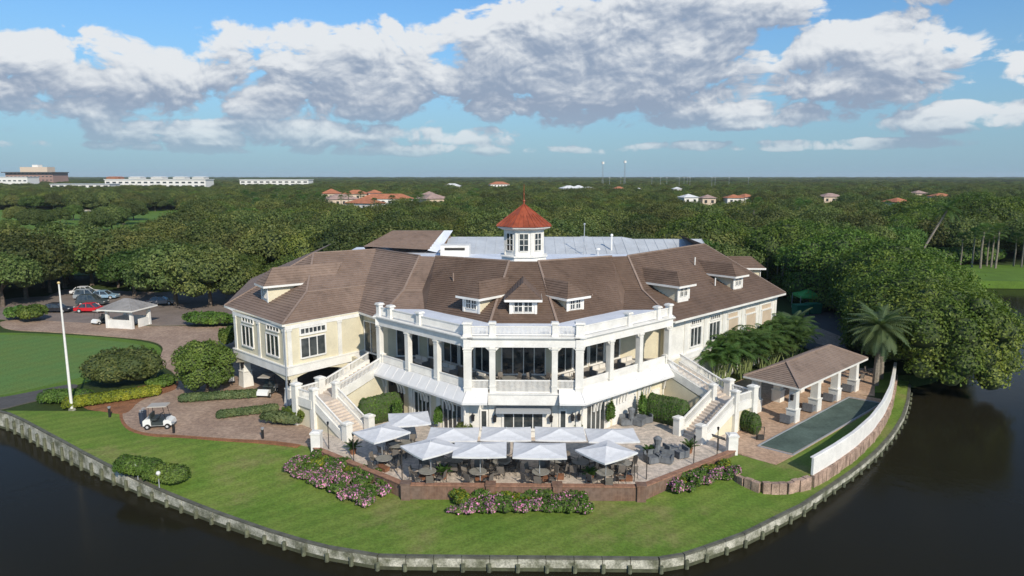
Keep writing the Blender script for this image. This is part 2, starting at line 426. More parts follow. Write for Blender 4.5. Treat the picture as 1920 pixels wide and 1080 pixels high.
def grass_mat(name, c1, c2, stripe=0.0, ang=0.0, width=1.2, c3=None, blotch=0.25):
    m = bpy.data.materials.new(name); m.use_nodes = True; t = m.node_tree; b = t.nodes['Principled BSDF']
    b.inputs['Roughness'].default_value = 0.9; b.inputs['Specular IOR Level'].default_value = 0.15
    tcn = t.nodes.new('ShaderNodeTexCoord'); src = tcn.outputs['Object']
    a1 = N(t, 'ShaderNodeTexNoise', ins={2: blotch, 3: 6.0, 4: 0.6}); t.links.new(src, a1.inputs[0])
    c = mixc(t, mapr(t, a1.outputs[0], 0.36, 0.66), c1, c2)
    if c3:
        a3 = N(t, 'ShaderNodeTexNoise', ins={2: 0.13, 3: 8.0, 4: 0.68}); t.links.new(src, a3.inputs[0])
        c = mixc(t, mapr(t, a3.outputs[0], 0.50, 0.66), c, c3)
    a2 = N(t, 'ShaderNodeTexNoise', ins={2: 5.0, 3: 5.0, 4: 0.7}); t.links.new(src, a2.inputs[0])
    k = mapr(t, a2.outputs[0], 0.3, 0.7, 0.78, 1.22)
    if stripe > 0:
        mp = N(t, 'ShaderNodeMapping'); mp.inputs['Rotation'].default_value = (0, 0, ang); t.links.new(src, mp.inputs[0])
        wv = N(t, 'ShaderNodeTexWave', wave_type='BANDS', bands_direction='X'); wv.inputs['Scale'].default_value = 0.314 / width
        wv.inputs['Distortion'].default_value = 0.5; wv.inputs['Detail'].default_value = 2; t.links.new(mp.outputs[0], wv.inputs[0])
        k = mth(t, 'MULTIPLY', k, mapr(t, wv.outputs['Fac'], 0.2, 0.8, 1 - stripe, 1 + stripe))
    cc = N(t, 'ShaderNodeCombineColor')
    for i in range(3): t.links.new(k, cc.inputs[i])
    t.links.new(mixc(t, 1.0, c, cc.outputs[0], 'MULTIPLY'), b.inputs['Base Color'])
    bm = N(t, 'ShaderNodeBump', ins={'Strength': 0.5, 'Distance': 0.04}); t.links.new(a2.outputs[0], bm.inputs['Height']); t.links.new(bm.outputs[0], b.inputs['Normal'])
    return m
M_LAWN = grass_mat('lawn_grass', (0.112, 0.190, 0.028), (0.162, 0.220, 0.042), 0.06, R(52), 1.3, (0.205, 0.210, 0.068))
M_GREEN = grass_mat('putting_green', (0.105, 0.195, 0.052), (0.125, 0.190, 0.048), 0.03, R(20), 2.0)
M_FAIR = grass_mat('fairway_grass', (0.115, 0.200, 0.030), (0.090, 0.155, 0.025), 0.0)
M_FLOOR = grass_mat('woodland_floor', (0.035, 0.055, 0.014), (0.055, 0.080, 0.022), 0.0, blotch=0.02)

# ================================================================== GROUND AND WATER
def pl(pts): return [tuple(p[:2]) for p in pts]
ZW = -1.55                                 # lake level
def gz(x, y):
    return -(0.72 + 0.22 * sstep(15, 23, x)) * (1 - sstep(41.5, 54, y - max(0.0, x - 14.0)))
BL = [atg(*q) for q in [(-60, 766), (10, 770), (50, 788), (100, 815), (150, 842), (200, 868), (300, 915), (400, 955), (500, 990), (600, 1020), (715, 1042)]]
BR = [atg(*q) for q in [(1255, 1042), (1330, 1020), (1400, 995), (1500, 945), (1560, 905), (1600, 878), (1640, 845), (1670, 812), (1690, 780), (1700, 750), (1704, 715)]]
yf = (BL[-1].y + BR[0].y) / 2; BL[-1].y = BR[0].y = yf; BL[-1].z = BR[0].z = gz(0, yf)
def xat(poly, y):
    ps = sorted([(p.y, p.x) for p in poly])
    if y <= ps[0][0]: return ps[0][1]
    for (y0, x0), (y1, x1) in zip(ps, ps[1:]):
        if y <= y1: return x0 + (x1 - x0) * (y - y0) / (y1 - y0 + 1e-9)
    return ps[-1][1]
YT = BL[1].y
def lawn_patch(name, y0, y1, fl, fr, nr, nc):
    mb = MB(); V = []
    for j in range(nr + 1):
        y = y0 + (y1 - y0) * j / nr; a, b = fl(y), fr(y)
        for i in range(nc + 1):
            x = a + (b - a) * i / nc; V.append((x, y, gz(x, y)))
    F = [(j * (nc + 1) + i, j * (nc + 1) + i + 1, (j + 1) * (nc + 1) + i + 1, (j + 1) * (nc + 1) + i) for j in range(nr) for i in range(nc)]
    mb.add(V, F); return mb.build(name, M_LAWN, kind='structure')
WW = [at(*q) for q in [(1520, 890), (1560, 866), (1600, 838), (1632, 808), (1654, 778), (1668, 748), (1674, 720), (1677, 700)]]   # foot line of the white court wall
RW_edge = WW
lawn_patch('lawn', yf, YT, lambda y: xat(BL, y), lambda y: xat(BR, y), 60, 90)
YB = BR[-1].y
lawn_patch('waterside_lawn', YT, YB, lambda y: xat(RW_edge, y) + 0.1, lambda y: xat(BR, y), 24, 14)
mb = MB()
coast = [(-600, YT), (-44, YT), (20, YT - 0.4)] + [(xat(RW_edge, YT) + 0.12, YT - 0.01)] + [(p.x + 0.12, p.y) for p in WW if p.y > YT] + \
        [(xat(RW_edge, YB) + 0.3, YB), (BR[-1].x, YB), (45, 74.5), (50, 79), (54, 88), (58, 101), (66, 120), (84, 138), (110, 146), (170, 152), (400, 158), (3000, 400), (9000, 2500), (9000, 9500), (-9000, 9500), (-9000, 2500), (-3000, 400)]
mb.prism(coast, -3.0, -0.06)
mb.build('ground', M_FLOOR, kind='structure')
# water
mw = bpy.data.materials.new('lake_water'); mw.use_nodes = True; t = mw.node_tree; b = t.nodes['Principled BSDF']
b.inputs['Base Color'].default_value = (0.017, 0.0155, 0.009, 1); b.inputs['Roughness'].default_value = 0.12; b.inputs['IOR'].default_value = 1.17; b.inputs['Specular IOR Level'].default_value = 0.18
tcn = t.nodes.new('ShaderNodeTexCoord')
n1 = N(t, 'ShaderNodeTexNoise', ins={2: 1.1, 3: 4.0, 4: 0.6}); t.links.new(tcn.outputs['Object'], n1.inputs[0])
n2 = N(t, 'ShaderNodeTexNoise', ins={2: 0.06, 3: 3.0, 4: 0.5}); t.links.new(tcn.outputs['Object'], n2.inputs[0])
bm = N(t, 'ShaderNodeBump', ins={'Strength': 0.22, 'Distance': 0.12}); t.links.new(mth(t, 'MULTIPLY', n1.outputs[0], mapr(t, n2.outputs[0], .35, .65, .2, 1)), bm.inputs['Height'])
t.links.new(bm.outputs[0], b.inputs['Normal'])
MB().quad((-700, -200, ZW), (900, -200, ZW), (900, 420, ZW), (-700, 420, ZW)).build('lake_water', mw, kind='structure')

# seawall: panels, piles and cap, each its own part
seawall = thing('seawall', 'weathered concrete seawall with piles curving round the whole lawn at the water', 'seawall', (0, yf, ZW))
poly = BL[::1] + BR
pts = [Vector((p.x, p.y)) for p in poly]
def walk(pts, step):
    out = [pts[0]]; carry = 0.0
    for a, b in zip(pts, pts[1:]):
        L = (b - a).length; d = step - carry
        while d <= L + 1e-6:
            out.append(a.lerp(b, d / L)); d += step
        carry = (L - (d - step))
    return out
stn = walk(pts, 1.62)
rng = random.Random(5)
for i, (a, b_) in enumerate(zip(stn, stn[1:])):
    za, zb = gz(a.x, a.y), gz(b_.x, b_.y); u = (b_ - a).normalized(); nrm = Vector((u.y, -u.x))   # towards the water
    o_ = nrm * 0.03
    A = a + u * 0.02 + o_; B = b_ - u * 0.02 + o_
    m_ = MB(); j = rng.uniform(-.03, .03)
    th = nrm * 0.22
    zt = min(za, zb) - 0.12
    zsplit = ZW + 0.22
    m_.add([(A.x, A.y, zsplit), (B.x, B.y, zsplit), (B.x + th.x, B.y + th.y, zsplit), (A.x + th.x, A.y + th.y, zsplit), (A.x, A.y, za - .1), (B.x, B.y, zb - .1), (B.x + th.x, B.y + th.y, zb - .1 + j), (A.x + th.x, A.y + th.y, za - .1 + j)],
           [(0, 3, 2, 1), (4, 5, 6, 7), (3, 7, 6, 2), (0, 4, 7, 3), (1, 2, 6, 5)], 0)
    m_.add([(A.x + th.x * .1, A.y + th.y * .1, -2.6), (B.x + th.x * .1, B.y + th.y * .1, -2.6), (B.x + th.x, B.y + th.y, -2.6), (A.x + th.x, A.y + th.y, -2.6), (A.x + th.x * .1, A.y + th.y * .1, zsplit), (B.x + th.x * .1, B.y + th.y * .1, zsplit), (B.x + th.x, B.y + th.y, zsplit), (A.x + th.x, A.y + th.y, zsplit)],
           [(3, 7, 6, 2), (0, 4, 7, 3), (1, 2, 6, 5)], 1)
    m_.build('panel', [M_CONC, M_CONCD], seawall)
    m_ = MB(); c = a + nrm * 0.33 + u * rng.uniform(-.06, .06); hgt = za - .22 + 2.6
    m_.cyl((c.x, c.y, -2.6), (c.x, c.y, za - .34 + rng.uniform(-.10, .06)), 0.14, 0.13, 8)
    m_.build('pile', M_CONCL, seawall)
    m_ = MB(); m_.beam((a.x + nrm.x * .10, a.y + nrm.y * .10, za - .035), (b_.x - u.x * .03 + nrm.x * .10, b_.y - u.y * .03 + nrm.y * .10, zb - .035), 0.24, 0.12)
    m_.build('cap', M_CONCK, seawall)

def chaikin(P, n=2):
    for _ in range(n):
        P = [q for i in range(len(P)) for q in (P[i].lerp(P[(i + 1) % len(P)], .25), P[i].lerp(P[(i + 1) % len(P)], .75))]
    return P
def slab(name, px, mt, z=0.03, th=0.35, kind='structure', rnd=True):
    P = [at(x, y, z) for x, y in px]
    if name in ('mulch_border', 'brick_forecourt', 'putting_green', 'green_surround', 'cart_path', 'planting_bed', 'far_bank'): P = chaikin(P)
    mb = MB(); mb.prism(pl(P), z - th, z); return mb.build(name, mt, kind=kind)
slab('mulch_border', [(222, 760), (226, 800), (268, 818), (335, 820), (420, 827), (500, 831), (590, 842), (620, 700), (560, 690), (420, 640), (405, 620), (330, 640), (325, 690), (335, 725), (300, 733), (250, 740)], M_MULCH, 0.012)
slab('planting_bed', [(140, 761), (205, 774), (240, 777), (262, 748), (332, 732), (332, 718), (262, 722), (200, 742)], M_MULCH, 0.028, .1)
slab('brick_forecourt', [(228, 762), (232, 797), (272, 813), (335, 815), (420, 822), (500, 825), (560, 832), (600, 841), (700, 770), (760, 720), (600, 640), (430, 610), (330, 611), (290, 612), (200, 608), (0, 596), (0, 618), (100, 622), (230, 632), (285, 638), (308, 650), (300, 668), (300, 683), (330, 700), (338, 728), (300, 737), (255, 742)], M_PAVE, 0.024)
slab('parking_lot', [(-60, 606), (0, 598), (110, 604), (200, 606), (300, 610), (440, 606), (470, 560), (455, 540), (300, 548), (120, 542), (90, 555), (30, 558), (-60, 572)], M_ROADG, 0.018)
slab('access_road', [(280, 608), (460, 585), (520, 560), (500, 545), (420, 560), (280, 590)], M_ROADG, 0.030)
slab('putting_green', [(-80, 630), (0, 627), (100, 630), (200, 638), (262, 645), (283, 656), (276, 668), (240, 682), (170, 704), (90, 722), (0, 742), (-80, 752)], M_GREEN, 0.020)
slab('green_surround', [(-90, 626), (0, 623), (100, 626), (225, 634), (290, 644), (304, 655), (300, 668), (262, 686), (175, 714), (90, 731), (0, 750), (-90, 764)], M_FAIR, 0.010)
slab('cart_path', [(-90, 752), (0, 746), (70, 732), (140, 718), (150, 726), (80, 748), (40, 757), (0, 768), (-90, 776)], M_ASPH, 0.035)
slab('service_road', [(1480, 640), (1600, 690), (1640, 640), (1585, 600), (1570, 540), (1530, 500), (1480, 500), (1500, 560), (1510, 610)], M_ASPH, 0.02)
slab('road_apron', [(1490, 632), (1560, 652), (1600, 640), (1530, 612), (1500, 610)], M_PAVE, 0.035)
slab('pool_deck', [(1372, 846), (1370, 720), (1440, 690), (1640, 690), (1640, 742), (1600, 738), (1652, 748), (1656, 758), (1490, 853), (1455, 871), (1420, 862)], M_PAV2, 0.016, 1.2)
slab('court_lawn', [(1370, 848), (1420, 862), (1455, 872), (1492, 853), (1600, 790), (1662, 752), (1662, 735), (1600, 735), (1640, 700), (1677, 696), (1674, 720), (1668, 748), (1654, 778), (1632, 808), (1600, 838), (1560, 866), (1520, 889), (1470, 904), (1430, 904), (1395, 893), (1340, 870)], M_LAWN, 0.004, 1.3)
court = tag(slab('bocce_court', [(1423, 834), (1592, 746), (1650, 756), (1486, 850)], mat('green_court', (0.095, 0.130, 0.110), 0.95, var=0.22, vscale=0.5, fine=0.12, spec=0.05), 0.030, 0.1, kind=None), 'long dark green playing court beside the columned pavilion', 'court')
cp = [at(x, y, 0.05) for x, y in [(1421, 836), (1592, 744.5), (1653, 756), (1487, 853)]]
m_ = MB()
for a, b_ in zip(cp, cp[1:] + cp[:1]): m_.beam(a, b_, 0.09, 0.10)
m_.build('edging', M_STEEL, court)
slab('far_bank', [(1700, 526), (1800, 527), (1870, 527), (2050, 530), (2050, 498), (1870, 496), (1780, 497)], M_FAIR, 0.0, 1.5)
MB().prism([(-.90 * 430, 430), (-.485 * 430, 430), (-.478 * 230, 230), (-.53 * 180, 180), (-.62 * 146, 146), (-.90 * 140, 140)], -.2, .03).build('fairway', M_FAIR, kind='structure')
slab('sand_bunker', [(138, 392), (150, 396), (172, 399), (174, 395), (160, 391)], mat('sand', (0.62, 0.55, 0.42), 0.9, var=.1), 0.06, 0.2)

# terrace
TL, TR = Vector((-15.9, 50.6, 0)), Vector((15.9, 50.6, 0)); fy = at(980, 904, .5).y; FL = Vector((-7.95, fy, 0)); FR = Vector((7.95, fy, 0))
MB().prism([TL[:2], FL[:2], FR[:2], TR[:2], (17.2, 57.5), (14.5, 66), (-14.5, 66), (-17.2, 57.5)], -1.6, 0.045).build('terrace', M_TERR, kind='structure')
tw = thing('terrace_wall', 'red brick retaining wall with coping along the front of the umbrella terrace', 'retaining wall', (0, fy, -1.2))
M_COPE = mat('brick_coping', (0.31, 0.165, 0.105), 0.85, var=0.25, vscale=2.5, fine=0.15)
for a, b_ in ((TL, FL), (FL, FR), (FR, TR)):
    m_ = MB(); u = (b_ - a).normalized(); n = Vector((u.y, -u.x, 0))
    m_.wall((a + n * .34)[:2], (b_ + n * .34)[:2], -1.5, 0.34, 0.33); m_.build('wall', M_BRICK, tw)
    L = (b_ - a).length; k = int(L / 0.62)
    for i in range(k):
        p = a.lerp(b_, i / k) + n * .18; q = a.lerp(b_, (i + 1) / k) + n * .18
        p = p + u * .012; m_ = MB(); m_.beam((p.x, p.y, .375), (q.x, q.y, .375), 0.46, 0.07); m_.build('coping_stone', M_COPE, tw)
for c in (FL, FR, Vector((-2.2, fy, 0)), Vector((2.3, fy, 0))):
    m_ = MB(); m_.box((c.x, c.y - .2, -.52), (.6, .6, 1.9)); m_.box((c.x, c.y - .2, .48), (.7, .7, .1)); m_.build('pier', M_BRICK, tw)

# white court wall on its stone footing
cw = thing('court_wall', 'long white curved wall on a stone footing between the court and the water', 'garden wall', (WW[2].x, WW[2].y, 0))
M_STONE = mat('footing_stone', (0.36, 0.25, 0.19), 0.9, var=0.35, vscale=1.5, fine=0.3, bump=0.5)
wp = [Vector((p.x, p.y)) for p in WW]
fine = walk(wp, 1.2)
for a, b_ in zip(fine, fine[1:]):
    MB().wall(b_, a, 0.0, 1.25, 0.16).build('wall_panel', M_TRIM, cw)
    MB().beam((a.x, a.y, 1.28), (b_.x, b_.y, 1.28), .24, .06).build('coping', M_TRIM, cw)
    for f_ in (0, .5):
        g_ = (b_ - a); MB().wall(a + g_ * (f_ + .48), a + g_ * (f_ + .01), -1.5, 0.0 + rng.uniform(-.03, .03), rng.uniform(.30, .38)).build('footing', M_STONE, cw)
st = [Vector(at(*q)[:2]) for q in [(1372, 878), (1395, 893), (1430, 904), (1470, 903), (1520, 890)]]
rw = thing('stone_retaining_wall', 'low curved stone retaining wall running on from the white court wall', 'retaining wall', (st[2].x, st[2].y, -1))
for a, b_ in zip(walk(st, 0.55), walk(st, 0.55)[1:]): MB().wall(b_ - (b_ - a) * .04, a, -1.5, 0.02 + rng.uniform(-.05, .05), rng.uniform(.34, .44)).build('stone', M_STONE, rw)

# ================================================================== CLUBHOUSE
club = thing('clubhouse', 'large white and cream two-storey clubhouse with brown tiled hip roofs and veranda', 'clubhouse', (0, 62, 0))
Z2 = 3.8                                   # upper floor
V0, V1 = Vector((-13.0, 61.0)), Vector((-4.4, 53.0))
def mir(p): return Vector((-p[0], p[1])) if len(p) == 2 else Vector((-p[0], p[1], p[2]))
def v3(p, z): return Vector((p[0], p[1], z))
segL = (V1 - V0).normalized(); nL = Vector((segL.y, -segL.x))   # outward normal, front left
# --- walls
INN = [(-15.9, 67.2), (-13.0, 64.6), (-9.3, 64.6), (-2.9, 58.7)]
LOW = [(-13.3, 61.5), (-4.35, 53.75)]
PC, PL_, PR_ = (-21.45, 60.75), (-29.1, 67.6), (-15.7, 67.5)       # raised left pavilion: corner, far left, right
RW0, RW1 = (13.4, 63.7), (28.9, 79.1)
m_ = MB()
for a, b_ in zip(INN, INN[1:]): m_.wall(a, b_, Z2, 8.25, .3)
m_.wall(INN[-1], mir(INN[-1]), Z2, 8.25, .3)
for a, b_ in zip(INN[::-1], INN[::-1][1:]): m_.wall(mir(a), mir(b_), Z2, 8.25, .3)
m_.wall((13.0, 64.55), RW0, Z2, 8.0, .3)
m_.build('upper_wall', M_CREAM, club)
m_ = MB()
m_.wall(PL_, PC, Z2 - .1, 7.75, .3); m_.wall(PC, PR_, Z2 - .1, 7.75, .3); m_.build('pavilion_wall', M_CREAM, club)
m_ = MB(); m_.wall(RW0, RW1, -.1, 7.75, .3); m_.wall(RW1, (24.5, 95), -.1, 7.75, .3); m_.wall((24.5, 95), (-27, 95), -.1, 7.75, .3); m_.wall((-34, 88), (-29.1, 76), -.1, 7.75, .3); m_.wall((-27, 95), (-34, 88), -.1, 7.75, .3)
m_.wall((-29.1, 76), PL_, Z2, 7.75, .3)
m_.build('wing_wall', M_WHITE, club)
MB().wall(LOW[1], mir(LOW[1]), 0, 3.3, .3).build('lower_front_wall', M_WHITE, club)
MB().wall(LOW[0], LOW[1], 0, 3.4, .3).wall((-17.3, 66.4), LOW[0], 0, 3.5, .3).build('lower_wall', M_CREAM, club)
m_ = MB(); m_.wall(mir(LOW[1]), mir(LOW[0]), 0, 3.4, .3)
m_.wall(mir(LOW[0]), (15.2, 65.0), 0, 3.7, .3)
m_.build('lower_wall', M_CREAM, club)
# white rendered part of the right lower wall
def on_line(A, B, t, off=0.0):
    u = (Vector(B) - Vector(A)).normalized(); n = Vector((u.y, -u.x)); p = Vector(A) + u * t + n * off; return p
LR0, LR1 = mir(LOW[1]), mir(LOW[0])
def sec(A, B, px0, px1, py):                   # distances along a wall between two image pixels
    return on_wall(A, B, px0, py)[0], on_wall(A, B, px1, py)[0]
t0, t1 = sec(LR0, LR1, 1148, 1192, 760)
m_ = MB(); m_.wall(on_line(LR0, LR1, t0, .05), on_line(LR0, LR1, t1, .05), 0.05, 3.2, .04); m_.build('rendered_panel', M_TRIM, club)
# dark inside back wall and floors
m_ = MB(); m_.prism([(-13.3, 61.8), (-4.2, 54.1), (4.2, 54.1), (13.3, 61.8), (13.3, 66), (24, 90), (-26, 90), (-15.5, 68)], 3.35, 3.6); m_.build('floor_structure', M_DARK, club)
# --- upper floor slab and the bay fascia
m_ = MB(); m_.prism([V0, V1, mir(V1), mir(V0), (13.0, 65), (-13.0, 65)], 3.56, Z2); m_.build('veranda_floor', mat('veranda_floor', (0.33, 0.30, 0.27), .8, var=.1), club)
m_ = MB(); m_.box((0, 52.95, 3.55), (5.6, .5, .9)); m_.box((0, 52.9, 4.02), (5.75, .62, .08)); m_.box((0, 52.95, 3.08), (5.5, .4, .06)); m_.build('bay_fascia', M_TRIM, club)
for s in (-1, 1):
    m_ = MB()
    P0 = V0 if s < 0 else mir(V0); P1 = V1 if s < 0 else mir(V1)
    a, b_ = v3(P0, 4.05), v3(P1, 4.05); m_.beam(a, b_, .34, .5)
    m_.beam(v3(P1, 4.05), (s * 2.8, P1[1], 4.05), .34, .5)
    m_.build('veranda_kerb', M_TRIM, club)
# --- skirt roof over the lower floor with standing seams
def off_pts(d):
    """veranda line pushed outwards by d: end, corner, bay"""
    e = V0 + nL * d - segL * .5
    k = Vector((0, -1)); c = V1 + (nL + k) * (d / (1 + nL.dot(k)))
    return e, c, Vector((-2.82, V1.y - d))
i0, i1 = off_pts(.16), off_pts(1.0)
for s in (-1, 1):
    m_ = MB(); sm = MB()
    f = (lambda p, z: Vector((p[0] * -s, p[1], z)))
    e, c, b0 = i0; E_, C_, B_ = i1
    for a, b_, A2, B2 in ((e, c, E_, C_), (c, b0, C_, B_)):
        top = [f(a, 4.34), f(b_, 4.34), f(B2, 3.52), f(A2, 3.52)]
        bot = [p - Vector((0, 0, .09)) for p in top]
        m_.quad(*top); m_.quad(*bot[::-1])
        for i in range(4): m_.quad(top[i], top[(i + 1) % 4], bot[(i + 1) % 4], bot[i])
        n = max(2, int((Vector(a) - Vector(b_)).length / 1.1))
        for i in range(n + 1):
            p = f(a, 4.34).lerp(f(b_, 4.34), i / n); q = f(A2, 3.52).lerp(f(B2, 3.52), i / n); sm.beam(p + Vector((0, 0, .02)), q + Vector((0, 0, .01)), .03, .03)
    # fascia below the edge
    m_.beam(f(E_, 3.40), f(C_, 3.40), .10, .16); m_.beam(f(C_, 3.40), f(B_, 3.40), .10, .16)
    sk = m_.build('skirt_roof', M_AWN, club); o = sm.build('standing_seam', M_AWN, sk, kind='stuff')
# --- curved brackets under it
def bracket(P, out, ztop, reach=.95, drop=1.35):
    mm = MB(); pts = []
    for i in range(7):
        a = i / 6 * math.pi / 2
        pts.append((P[0] + out[0] * reach * (1 - math.cos(a)) , P[1] + out[1] * reach * (1 - math.cos(a)), ztop - drop + drop * math.sin(a)))
    for p, q in zip(pts, pts[1:]): mm.beam(p, q, .10, .13)
    mm.build('bracket', M_TRIM, club)
Lseg = (V1 - V0).length
for s in (-1, 1):
    for t_ in (0.1, 0.45, 2.7, 3.1, 3.5, 5.9, 6.3, 6.7, 9.2, 9.6, 10.0, 11.4):
        p = V0 + segL * t_ + nL * .05; n = nL
        if s > 0: p = mir(p); n = mir(n)
        bracket(p, n, 3.42)
    for x in (2.95, 3.25): bracket((s * x, 53.65), (0, -1), 3.42, .6, .9)
# --- veranda columns (upper), each a part with its moulded head
cols = [V1, V1 + (V0 - V1) * .315, V1 + (V0 - V1) * .645, V0]
def column(p, w, z0, z1, rz):
    mm = MB(); mm.box((p[0], p[1], (z0 + z1) / 2), (w, w, z1 - z0), rz)
    mm.box((p[0], p[1], z1 - .12), (w + .12, w + .12, .1), rz); mm.box((p[0], p[1], z1 - .35), (w + .05, w + .05, .05), rz); mm.box((p[0], p[1], z0 + .7), (w + .08, w + .08, .1), rz)
    return mm.build('column', M_WHITE, club)
angL = math.atan2(segL.y, segL.x)
for s in (-1, 1):
    for i, p in enumerate(cols):
        q = p if s < 0 else mir(p); column(q, .62 if i == 0 else .46, 3.8, 7.76, (angL * (1 if s < 0 else -1)) * (0.0 if i == 0 else 1))
    column((s * 2.45, 52.98), .46, 3.9, 7.76, 0)
# knee fillets at column heads
def fillet(a, b_):
    a = v3(a, 7.76); b_ = v3(b_, 7.76); u = (b_ - a).normalized()
    for P, d in ((a, u), (b_, -u)):
        mm = MB()
        P = P + d * .26
        w = Vector((-u.y, u.x, 0)) * .16; q = [P, P + d * .32, P - Vector((0, 0, .34))]
        mm.add([x - w for x in q] + [x + w for x in q], [(0, 1, 2), (5, 4, 3), (0, 3, 4, 1), (1, 4, 5, 2), (2, 5, 3, 0)])
        mm.build('beam_fillet', M_WHITE, club)
allc = [cols[3], cols[2], cols[1], cols[0], Vector((-2.45, 53.0)), Vector((2.45, 53.0))] + [mir(p) for p in cols]
for a, b_ in zip(allc, allc[1:]): fillet(a, b_)
# --- beam, cornice, parapet
line = [V0, V1, mir(V1), mir(V0)]
m_ = MB()
for a, b_ in zip(line, line[1:]): m_.beam(v3(a, 8.1), v3(b_, 8.1), .46, .68)
for p in line: m_.box((p[0], p[1], 8.1), (.62, .62, .69))
m_.beam(v3(V0, 8.1), (-13.2, 64.4, 8.1), .4, .66); m_.beam(v3(mir(V0), 8.1), (13.2, 64.4, 8.1), .4, .66)
m_.build('entablature', M_TRIM, club)
m_ = MB()
for dz, w in ((8.49, .78), (8.58, .98)):
    for a, b_ in zip(line, line[1:]): m_.beam(v3(a, dz), v3(b_, dz), w, .09)
    for p in line: m_.box((p[0], p[1], dz), (w, w, .092))
m_.build('cornice', M_TRIM, club)
pp = [cols[3] + (cols[2] - cols[3]) * .02, cols[3] + (cols[2] - cols[3]) * .42, cols[2] + (cols[1] - cols[2]) * .42, cols[0], Vector((-2.45, 53.0))]
pp = pp + [mir(p) for p in pp[::-1]]
for i, p in enumerate(pp):
    w = .62 if i in (3, 6) else .44; rz = 0 if 3 <= i <= 6 else (angL if i < 3 else -angL)
    mm = MB(); mm.box((p[0], p[1], 9.12), (w, w, 1.02), rz); mm.box((p[0], p[1], 9.66), (w + .2, w + .2, .1), rz); mm.box((p[0], p[1], 9.74), (w + .1, w + .1, .08), rz); mm.box((p[0], p[1], 8.70), (w + .1, w + .1, .14), rz)
    mm.build('parapet_pier', M_TRIM, club)
def balustrade(name, a, b_, z0, z1, gap=.12, par=club, w=.05):
    a, b_ = Vector(a), Vector(b_); u = (b_ - a); L = u.length; u.normalize()
    if len(a) == 2: a = v3(a, 0); b_ = v3(b_, 0)
    mm = MB(); up = Vector((0, 0, 1))
    mm.beam(a + up * z1, b_ + up * z1, .12, .09); mm.beam(a + up * (z0 + .07), b_ + up * (z0 + .07), .09, .08)
    o = mm.build(name, M_TRIM, par)
    mm = MB(); k = max(1, int(L / gap))
    for i in range(k):
        p = a.lerp(b_, (i + .5) / k); mm.box((p.x, p.y, p.z + (z0 + z1) / 2), (w, w, z1 - z0 - .1))
    mm.build('baluster', M_TRIM, o, kind='stuff')
    return o
for a, b_ in zip(pp, pp[1:]):
    balustrade('parapet_rail', a, b_, 8.66, 9.38, .10, w=.055)
for a, b_ in zip(allc, allc[1:]):
    balustrade('veranda_railing', a, b_, 4.28 if abs(a[0] + b_[0]) > .1 else 4.0, 5.02, .095, w=.055)
# --- veranda ceiling / flat roof
m_ = MB(); m_.prism([V0 - nL * .1, V1 + Vector((0, .1)), mir(V1) + Vector((0, .1)), mir(V0 - nL * .1), (13.0, 64.4), (9.0, 64.2), (2.9, 58.4), (-2.9, 58.4), (-9.0, 64.2), (-13.0, 64.4)], 8.0, 8.56)
m_.build('veranda_flat_roof', M_MEMB, club)

# --- main tiled roof
def W3(px, py, z): return at(px, py, z)
E0 = Vector((-30.9, 69.9, 7.8)); E1 = Vector((-21.65, 60.62, 7.8)); E2 = Vector((-16.31, 66.92, 7.8)); E3 = Vector((-13.6, 63.6, 7.8)); E4 = Vector((-9.3, 63.9, 8.3)); E5 = Vector((-2.9, 58.0, 8.5))
T1 = W3(588, 475, 12.8); T2 = W3(705, 468, 12.8); T3 = W3(787, 480, 12.8); T4 = W3(817, 481, 12.8); T5 = W3(955, 490, 12.8)
B1 = W3(575, 548, 9.8); B2 = W3(684, 536, 9.8); B3 = W3(757, 545, 9.8); B4 = W3(792, 545, 9.8); B0 = E0.lerp(T1, .4)
F5 = mir(E5); F4 = mir(E4); F3 = Vector((13.9, 62.7, 7.8)); U5 = mir(T5); U4 = W3(1147, 481, 12.8); U3 = W3(1177, 480, 12.8); U2 = W3(1320, 458, 12.8); F2 = Vector((29.9, 78.6, 7.8))
G4 = W3(1172, 545, 9.8); G3 = W3(1205, 545, 9.8); G2 = F2.lerp(U2, .4)
TB = W3(622, 457, 12.8); EB = Vector((-35.5, 89.0, 7.8)); UB = Vector((22, 99, 12.8)); FB = Vector((26.5, 99, 7.8))
roof = MB()
def low(a, b_, c, d, n=16): roof.courses(a, b_, c, d, n, .05)
low(E0, E1, B1, B0, 13); low(B0, B1, T1, T1, 17)
low(E1, E2, B2, B1, 12); low(B1, B2, T2, T1, 17)
low(E2, E3, B3, B2, 12); low(B2, B3, T3, T2, 17)
low(E3, E4, B4, B3, 12); low(B3, B4, T4, T3, 17)
low(EB, E0, T1, TB, 20)
roof_o = roof.build('roof', M_TILE, club)
roof = MB()
low(E4, E5, T5, T4, 30); roof.quad(E4, B4, T4, E4.lerp(T4, .5)); low(E5, F5, U5, T5, 30); low(F5, F4, U4, U5, 30); roof.quad(F4, F4.lerp(U4, .5), U4, G4)
low(F4, F3, G3, G4, 12); low(G4, G3, U3, U4, 17)
low(F3, F2, G2, G3, 12); low(G3, G2, U2, U3, 17)
low(F2, FB, UB, U2, 20)
roof.build('roof', M_TILED, club)
hips = MB()
for ch in ([E0, T1], [E1, B1, T1], [E3, B3, T3], [E5, T5], [F5, U5], [F3, G3, U3], [F2, U2], [T1, T2, T3], [T4, T5], [U5, U4], [U3, U2], [B0, B1, B2], [B3, B4]):
    for a, b_ in zip(ch, ch[1:]):
        hips.beam(a + Vector((0, 0, .06)), b_ + Vector((0, 0, .06)), .20, .12)
hips.build('ridge_cap', M_CAP, roof_o)
